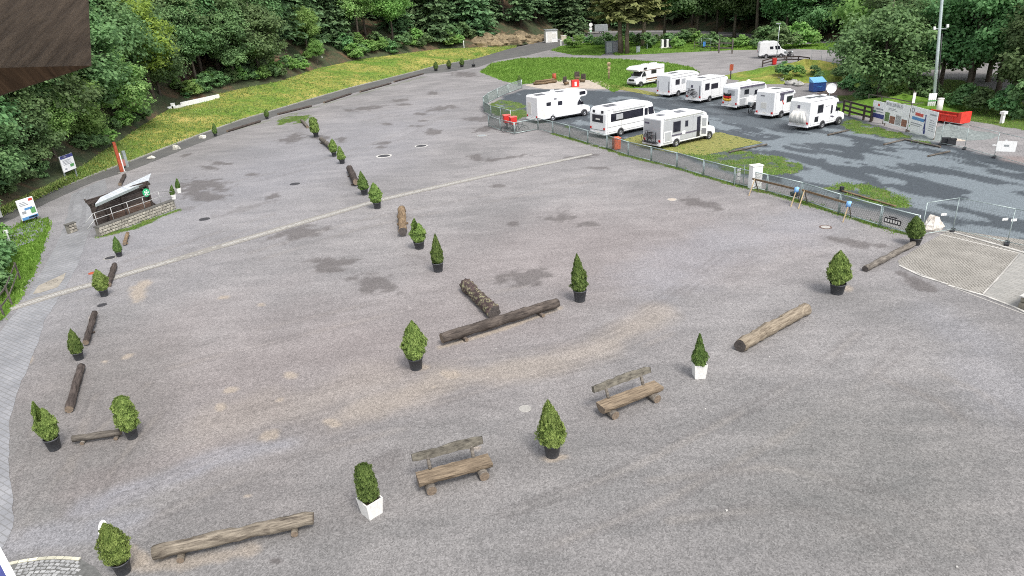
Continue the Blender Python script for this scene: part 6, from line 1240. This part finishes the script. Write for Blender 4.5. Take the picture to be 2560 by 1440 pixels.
# light mast
o = thing('light_mast', 'tall pale steel light mast at the right edge of the trees', 'mast', gp(2332, 280), 0, None); o.rotation_euler = (0, math.radians(-6), 0)
MB().tube([(0, 0, 0), (0, 0, 6), (0, 0, 14), (0, 0, 17)], [.16, .145, .12, .1], 12).build('shaft', paint('mast_steel', (.52, .60, .60), .45, .08, 3, .3), o); MB().box((0, 0, .3), (.55, .55, .6)).build('base', concrete, o, .03); MB().tube([(.3, 0, .2), (.28, 0, 7.5)], .05, 8).build('cable_duct', black, o); MB().bar((-.6, 0, 8.1), (.65, 0, 7.9), .09).build('cross_arm', galv, o)
for x in (-.6, .65): MB().box((x, -.15, 8.15), (.2, .2, .28)).build('floodlight', white, o, .03)
MB().bar((-.8, -.1, 16.8), (.8, -.1, 16.8), .1).build('top_arm', galv, o); [MB().box((x, -.2, 16.9), (.45, .3, .35)).build('floodlight', white, o, .03) for x in (-.6, 0, .6)]
o = thing('pole_bundle', 'bundle of white ribbed poles left of the light mast', 'poles', gp(2322, 282), 0, None); [MB().tube([(k * .2, 0, 0), (k * .2, 0, 1.9)], .09, 8).build('pole', white, o) for k in range(-1, 3)]; [MB().box((.1, -.08, z), (.85, .06, .12)).build('band', greenprint, o) for z in (.6, 1.2)]
o = thing('white_pillar', 'thick white round pillar right of the light mast', 'pillar', gp(2345, 288), 0, None); MB().tube([(0, 0, 0), (0, 0, 1.6)], .28, 16).build('shaft', offw, o); MB().lathe([(.3, 1.55), (.3, 1.65), (0, 1.68)], n=16).build('cap', offw, o)
for k, (x, y) in enumerate(((2363, 361), (2377, 363))): q = MB().box((0, 0, .25), (.6, .4, .5)).box((0, 0, .52), (.66, .46, .06)).build('crate', black); q.location = gp(x, y); q.rotation_euler = (0, 0, -.4); tag(q, 'black crate at the foot of the banner end, %s one' % ('left', 'right')[k], 'crate', 'black crates by the banners')

# ------------------------------------------------------------------ things at the back
o = thing('kiosk', 'white kiosk with pitched top at the foot of the wood', 'kiosk', gp(1377, 106), .15, None); MB().box((0, 0, 1.6), (3.2, 2.4, 3.1)).build('body', white, o, .05); MB().box((0, -.1, 3.22), (3.4, 2.7, .16)).build('roof', greyp, o, .03); MB().box((-.5, -1.22, 1.5), (1.1, .05, 2.4)).build('door', offw, o); MB().box((.7, -1.22, 1.7), (1.0, .05, 1.2)).build('shutter', offw, o)
o = thing('small_box', 'beige utility box right of the white kiosk', 'box', gp(1409, 103), .1, None); MB().box((0, 0, .7), (1.4, 1.0, 1.4)).build('body', paint('beige', (.55, .50, .38), .6), o, .05); MB().box((0, 0, 1.43), (1.5, 1.1, .08)).build('lid', offw, o)
o = thing('traffic_sign', 'signpost with round white sign and two plates at the track', 'sign', gp(1477, 101), .1, None); MB().tube([(0, 0, 0), (0, 0, 4.2)], .06, 8).build('post', galv, o); MB().tube([(0, -.12, 3.9), (0, -.07, 3.9)], .5, 18).build('disc', white, o); MB().box((0, -.1, 2.95), (.75, .05, .55)).build('plate', white, o); MB().box((.05, -.1, 2.3), (.55, .05, .45)).build('plate', paint('pale_green_plate', (.45, .65, .5), .5), o)
o = thing('box_trailer', 'grey two-axle box trailer parked under the trees', 'trailer', gp(1502, 83), .05, None); MB().box((0, 0, 1.55), (4.0, 1.9, 1.9)).build('body', greyp, o, .04); MB().box((.6, -.97, 1.5), (.12, .04, 1.8)).build('door_bar', galv, o); [wheel(o, x, -.85, True) for x in (-.3, .45)]; MB().bar((2.0, 0, .5), (3.2, 0, .5), .1).build('drawbar', galv, o)
o = thing('grey_cabinet', 'grey double cabinet left of the olive pines', 'cabinet', gp(1530, 132), .05, None); MB().box((0, 0, 1.2), (2.9, 1.2, 2.4)).build('body', paint('slate_grey', (.13, .15, .17), .5), o, .04); MB().box((-.7, -.62, 1.2), (1.2, .03, 2.1)).build('door', greyp, o); MB().box((.7, -.62, 1.2), (1.2, .03, 2.1)).build('door', rv_trim, o)
o = thing('meter_box', 'small grey meter box beside the rightmost olive pine', 'box', gp(1595, 131), 0, None); MB().box((0, 0, .6), (.8, .5, 1.2)).build('body', galv, o, .03); MB().box((0, 0, 1.25), (.9, .6, .08)).build('lid', greyp, o)
o = thing('bottle_crate', 'white crate with dark bottles on a pallet at the slope', 'crate', gp(1664, 120), .1, None); MB().box((0, 0, .12), (2.4, 1.4, .2)).build('pallet', offw, o); [MB().box((-.8 + k * .55, 0, 1.0), (.5, .8, 1.6)).build('block', (white, black, white, black)[k], o, .04) for k in range(4)]
o = site_fence('mesh gate panel at the back of the gravel field', [(1752, 127), (1776, 127)], 2.4, 'site fences at the back'); q = MB().box((0, 0, 0), (.5, .05, .9)).build('blue_tag', bluep, o); q.location = gp(1757, 127) - o.location + Vector((.2, -.1, 1.3))
o = thing('street_lamp', 'thin street lamp rising beside the parked white van', 'lamp', gp(1941, 149), 0, None); MB().tube([(0, 0, 0), (0, 0, 5.8)], [.08, .05], 8).build('post', galv, o); MB().box((-.25, -.1, 5.85), (.8, .25, .14)).build('lamp_head', greyp, o, .03); MB().box((0, 0, .15), (.3, .3, .3)).build('base', concrete, o)
o = thing('post_sign', 'brown wooden post with dark notice board above the far camper row', 'sign', gp(1826, 198), .1, None); MB().bar((0, 0, 0), (0, 0, 2.1), .12).build('post', dark_wood, o); MB().box((0, -.1, 1.65), (.55, .06, .85)).build('board', rust, o)
for k, (x, y, lab) in enumerate(((2052, 160, 'left'), (2090, 166, 'right'))): o = site_fence('thin site fence post pair on the far gravel, %s one' % lab, [(x - 25, y - 3), (x, y)], 1.9, 'site fences on the far gravel')
# picnic spot on the sand
def seat_log(label, px, py, kind, rz=0):
    o = thing({'log': 'log_stack', 'stump': 'tree_stump', 'chair': 'rustic_chair'}[kind], label, {'log': 'logs', 'stump': 'stump', 'chair': 'chair'}[kind], gp(px, py), rz, 'rustic log seats on the sand patch')
    if kind == 'log': [MB().tube([(-1.1, k * .32, .22 + (.3 if k == 1 else 0) * 0), (1.1, k * .32, .22)], .17, 10).build('log', browny, o) for k in (-1, 0, 1)]; MB().tube([(-.9, 0, .5), (.9, .1, .52)], .15, 10).build('top_log', browny, o)
    if kind == 'stump': MB().tube([(0, 0, 0), (0, 0, 1.1)], [.34, .3], 12).build('stump', rust, o); MB().lathe([(.31, 1.1), (0, 1.12)], n=12).build('cut_face', end_grain, o)
    if kind == 'chair': MB().tube([(-.4, 0, .3), (.4, 0, .3)], .22, 10).build('seat', browny, o); MB().box((0, .3, .8), (.8, .12, .9)).build('backrest', dark_wood, o, .03); [MB().bar((s_ * .35, -.1, 0), (s_ * .35, .2, .5), .1).build('leg', dark_wood, o) for s_ in (-1, 1)]
    return o
seat_log('stack of brown logs at the left of the sand patch', 1352, 211, 'log', .1); seat_log('reddish upright stump behind the sand patch', 1386, 201, 'stump'); seat_log('rustic wooden chair left of the red crate on the sand', 1416, 213, 'chair', .8); seat_log('rustic wooden chair behind the red crate on the sand', 1443, 200, 'chair', 0); seat_log('rustic wooden chair right of the red crate on the sand', 1456, 206, 'chair', -.7); seat_log('low log seat right of the log stack on the sand', 1373, 208, 'log', .3)
o = thing('red_table', 'red crate table with white cup shape on the sand patch', 'table', gp(1438, 217), .1, None); MB().box((0, 0, .5), (1.1, .7, 1.0)).build('body', redp, o, .03); MB().box((0, -.36, .45), (.3, .02, .6)).build('white_print', white, o)
o = thing('totem', 'carved pale wooden totem post on the lawn edge', 'totem', gp(1522, 200), 0, None); MB().tube([(0, 0, 0), (0, 0, 2.6)], [.14, .1], 8).build('shaft', pale_wood, o); [MB().rock((0, 0, z), r_, np.random.default_rng(int(z * 10)), 0, (1, 1, .8), 7, 5).build('carving', pale_wood, o) for z, r_ in ((1.1, .22), (1.7, .26), (2.4, .34))]
q = MB(); [q.box((gp(1400 + k * 22, 223).x, gp(1400 + k * 22, 223).y, .15), (1.6, .3, .3), .1) for k in range(0)]
# rocky bank left of the kiosk
rk = stone('bank_rock', (.11, .085, .05), (.29, .225, .135), 1.5); rg = np.random.default_rng(17)
for k in range(26):
    px = 1195 + k * 6.2; q = MB().rock((0, 0, 0), rg.uniform(.9, 1.7), rg, 0, (1.3, 1, .8)).build('bank_rock', rk); q.location = hill(edge_at(px), rg.uniform(1.0, 5.5)); tag(q, 'ochre rock in the bank left of the white kiosk', 'rock', 'ochre rocks in the bank by the kiosk')
# ------------------------------------------------------------------ building the camera looks from
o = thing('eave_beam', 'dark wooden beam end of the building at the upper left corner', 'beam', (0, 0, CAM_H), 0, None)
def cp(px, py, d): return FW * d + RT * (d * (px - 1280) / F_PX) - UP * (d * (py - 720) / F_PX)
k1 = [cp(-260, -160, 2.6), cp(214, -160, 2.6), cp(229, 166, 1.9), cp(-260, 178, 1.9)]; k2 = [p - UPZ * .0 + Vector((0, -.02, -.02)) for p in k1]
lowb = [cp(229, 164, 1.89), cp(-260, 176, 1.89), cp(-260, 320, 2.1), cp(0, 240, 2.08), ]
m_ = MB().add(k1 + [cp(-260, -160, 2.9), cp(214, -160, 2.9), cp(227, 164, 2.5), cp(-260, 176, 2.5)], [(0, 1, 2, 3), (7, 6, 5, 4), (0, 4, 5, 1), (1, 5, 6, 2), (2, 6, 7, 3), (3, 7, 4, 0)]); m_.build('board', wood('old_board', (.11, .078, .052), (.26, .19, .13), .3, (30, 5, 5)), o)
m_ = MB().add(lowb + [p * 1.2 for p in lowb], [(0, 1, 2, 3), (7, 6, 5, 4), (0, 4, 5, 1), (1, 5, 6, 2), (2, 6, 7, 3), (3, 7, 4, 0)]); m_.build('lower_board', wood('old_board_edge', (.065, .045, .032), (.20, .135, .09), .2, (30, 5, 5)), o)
MB().box((0, -.6, 1.25), (9, 5.4, .12)).build('shade_overhang', dark_wood, o)  # roof overhang out of view, added to shade the beam
o = thing('awning_edge', 'white edge of a lower awning at the bottom left corner', 'awning', gp(-40, 1420, 3.0), 0, None); e0, e1 = gp(2, 1392, 3.0) - o.location, gp(34, 1452, 3.0) - o.location; d_ = (e1 - e0).normalized(); n_ = Vector((-d_.y, d_.x, 0)); n_ = n_ if n_.x < 0 else -n_
MB().add([e0 - d_ * .3, e1 + d_ * .6, e1 + d_ * .6 + n_ * 1.2 + UPZ * .3, e0 - d_ * .3 + n_ * 1.2 + UPZ * .3], [(0, 1, 2, 3)]).build('canopy', navy, o); MB().bar(e0 - d_ * .3, e1 + d_ * .6, .14, .12).build('rail', white, o)

# ------------------------------------------------------------------ grass tufts
blade = foliage('grass_blades', (.135, .25, .05), (.37, .41, .14), .0, .3, .7, val=(1.0, .0), pvar=.25)
lush_b = foliage('lush_blades', (.12, .235, .03), (.27, .42, .09), .0, .35, .7, val=(1.0, .0), pvar=.25)
def tufts(name, P, h, seed, parent=None, label=None, mat=blade):
    rng = np.random.default_rng(seed); n = len(P); k = 4; B = np.repeat(P, k, 0) + np.c_[rng.normal(size=(n * k, 2)) * .12, np.zeros(n * k)]; a = rng.random(n * k) * 6.283; hh = h * (.5 + rng.random(n * k)); w_ = hh * .22 + .02
    d = np.c_[np.cos(a), np.sin(a), np.zeros(n * k)]; lean = rng.normal(size=(n * k, 2)) * .35
    V = np.empty((n * k, 3, 3)); V[:, 0] = B - d * w_[:, None]; V[:, 1] = B + d * w_[:, None]; V[:, 2] = B + np.c_[lean * hh[:, None], hh]
    me = npmesh(name, V.reshape(-1, 3), np.arange(3 * n * k).reshape(-1, 3), mat); at = me.attributes.new('leaf', 'FLOAT', 'FACE'); at.data.foreach_set('value', np.clip(rng.normal(size=n * k) * .25 + .45 + .5 * (fbm(B[:, 0] * .25, B[:, 1] * .25, 3) - .5), 0, 1).astype(np.float32))
    o = link(name, me); o['kind'] = 'stuff'; o['label'] = label or 'loose grass growing in tufts'; return o
rg = np.random.default_rng(77)
u = rg.random((11000, 2)); ki = (u[:, 0] ** 1.0 * (nB - 1)); f_ = u[:, 1]; i0 = ki.astype(int).clip(0, nB - 2)
LO, HI = np.array([tuple(p) for p in lo]), np.array([tuple(p) for p in hi]); fr = (ki - i0)[:, None]
A0, A1_ = LO[i0] * (1 - fr) + LO[i0 + 1] * fr, HI[i0] * (1 - fr) + HI[i0 + 1] * fr; Pb = A0 + (A1_ - A0) * f_[:, None]; Pb[:, 2] = A0[:, 2] + (A1_[:, 2] - A0[:, 2]) * f_ ** .8
tufts('bank_grass', Pb, .16, 1, label='rough meadow grass covering the bank')
def in_poly(pts, n, seed):
    P = ga(pts); rng = np.random.default_rng(seed); q = P.min(0) + rng.random((n, 2)) * (P.max(0) - P.min(0)); q = q[inside(q[:, 0], q[:, 1], P)]; return np.c_[q, np.full(len(q), .008)]
tufts('lawn_grass', np.concatenate([in_poly([(1200, 180), (1228, 159), (1300, 146), (1400, 144), (1550, 148), (1660, 156), (1730, 168), (1748, 182), (1700, 205), (1640, 219), (1560, 221), (1535, 231), (1470, 200), (1310, 210), (1258, 203)], 16000, 2), in_poly([(1377, 126), (1405, 115), (1470, 107), (1505, 113), (1530, 128), (1500, 139), (1430, 137)], 5000, 3), in_poly([(1500, 112), (1560, 97), (1700, 88), (1850, 94), (1990, 112), (2120, 104), (2140, 128), (1990, 122), (1820, 126), (1640, 134), (1540, 139)], 9000, 4)]), .2, 5, label='lush grass of the lawns by the campers', mat=lush_b)
gsel = np.flatnonzero((grass > .5) & (Y < 110)); gsel = rg.choice(gsel, min(6000, len(gsel)), replace=False)
tufts('weed_grass', np.c_[X[gsel] + rg.normal(size=len(gsel)) * .1, Y[gsel] + rg.normal(size=len(gsel)) * .1, np.zeros(len(gsel))], .07, 6, label='grass and weeds along the fence and between the pitches', mat=lush_b)
tufts('verge_grass', in_poly([(-200, 690), (0, 590), (60, 552), (120, 545), (126, 570), (112, 612), (88, 680), (55, 740), (0, 805), (-60, 850), (-250, 950)], 7000, 8), .13, 7, label='grass on the verge left of the driveway', mat=lush_b)
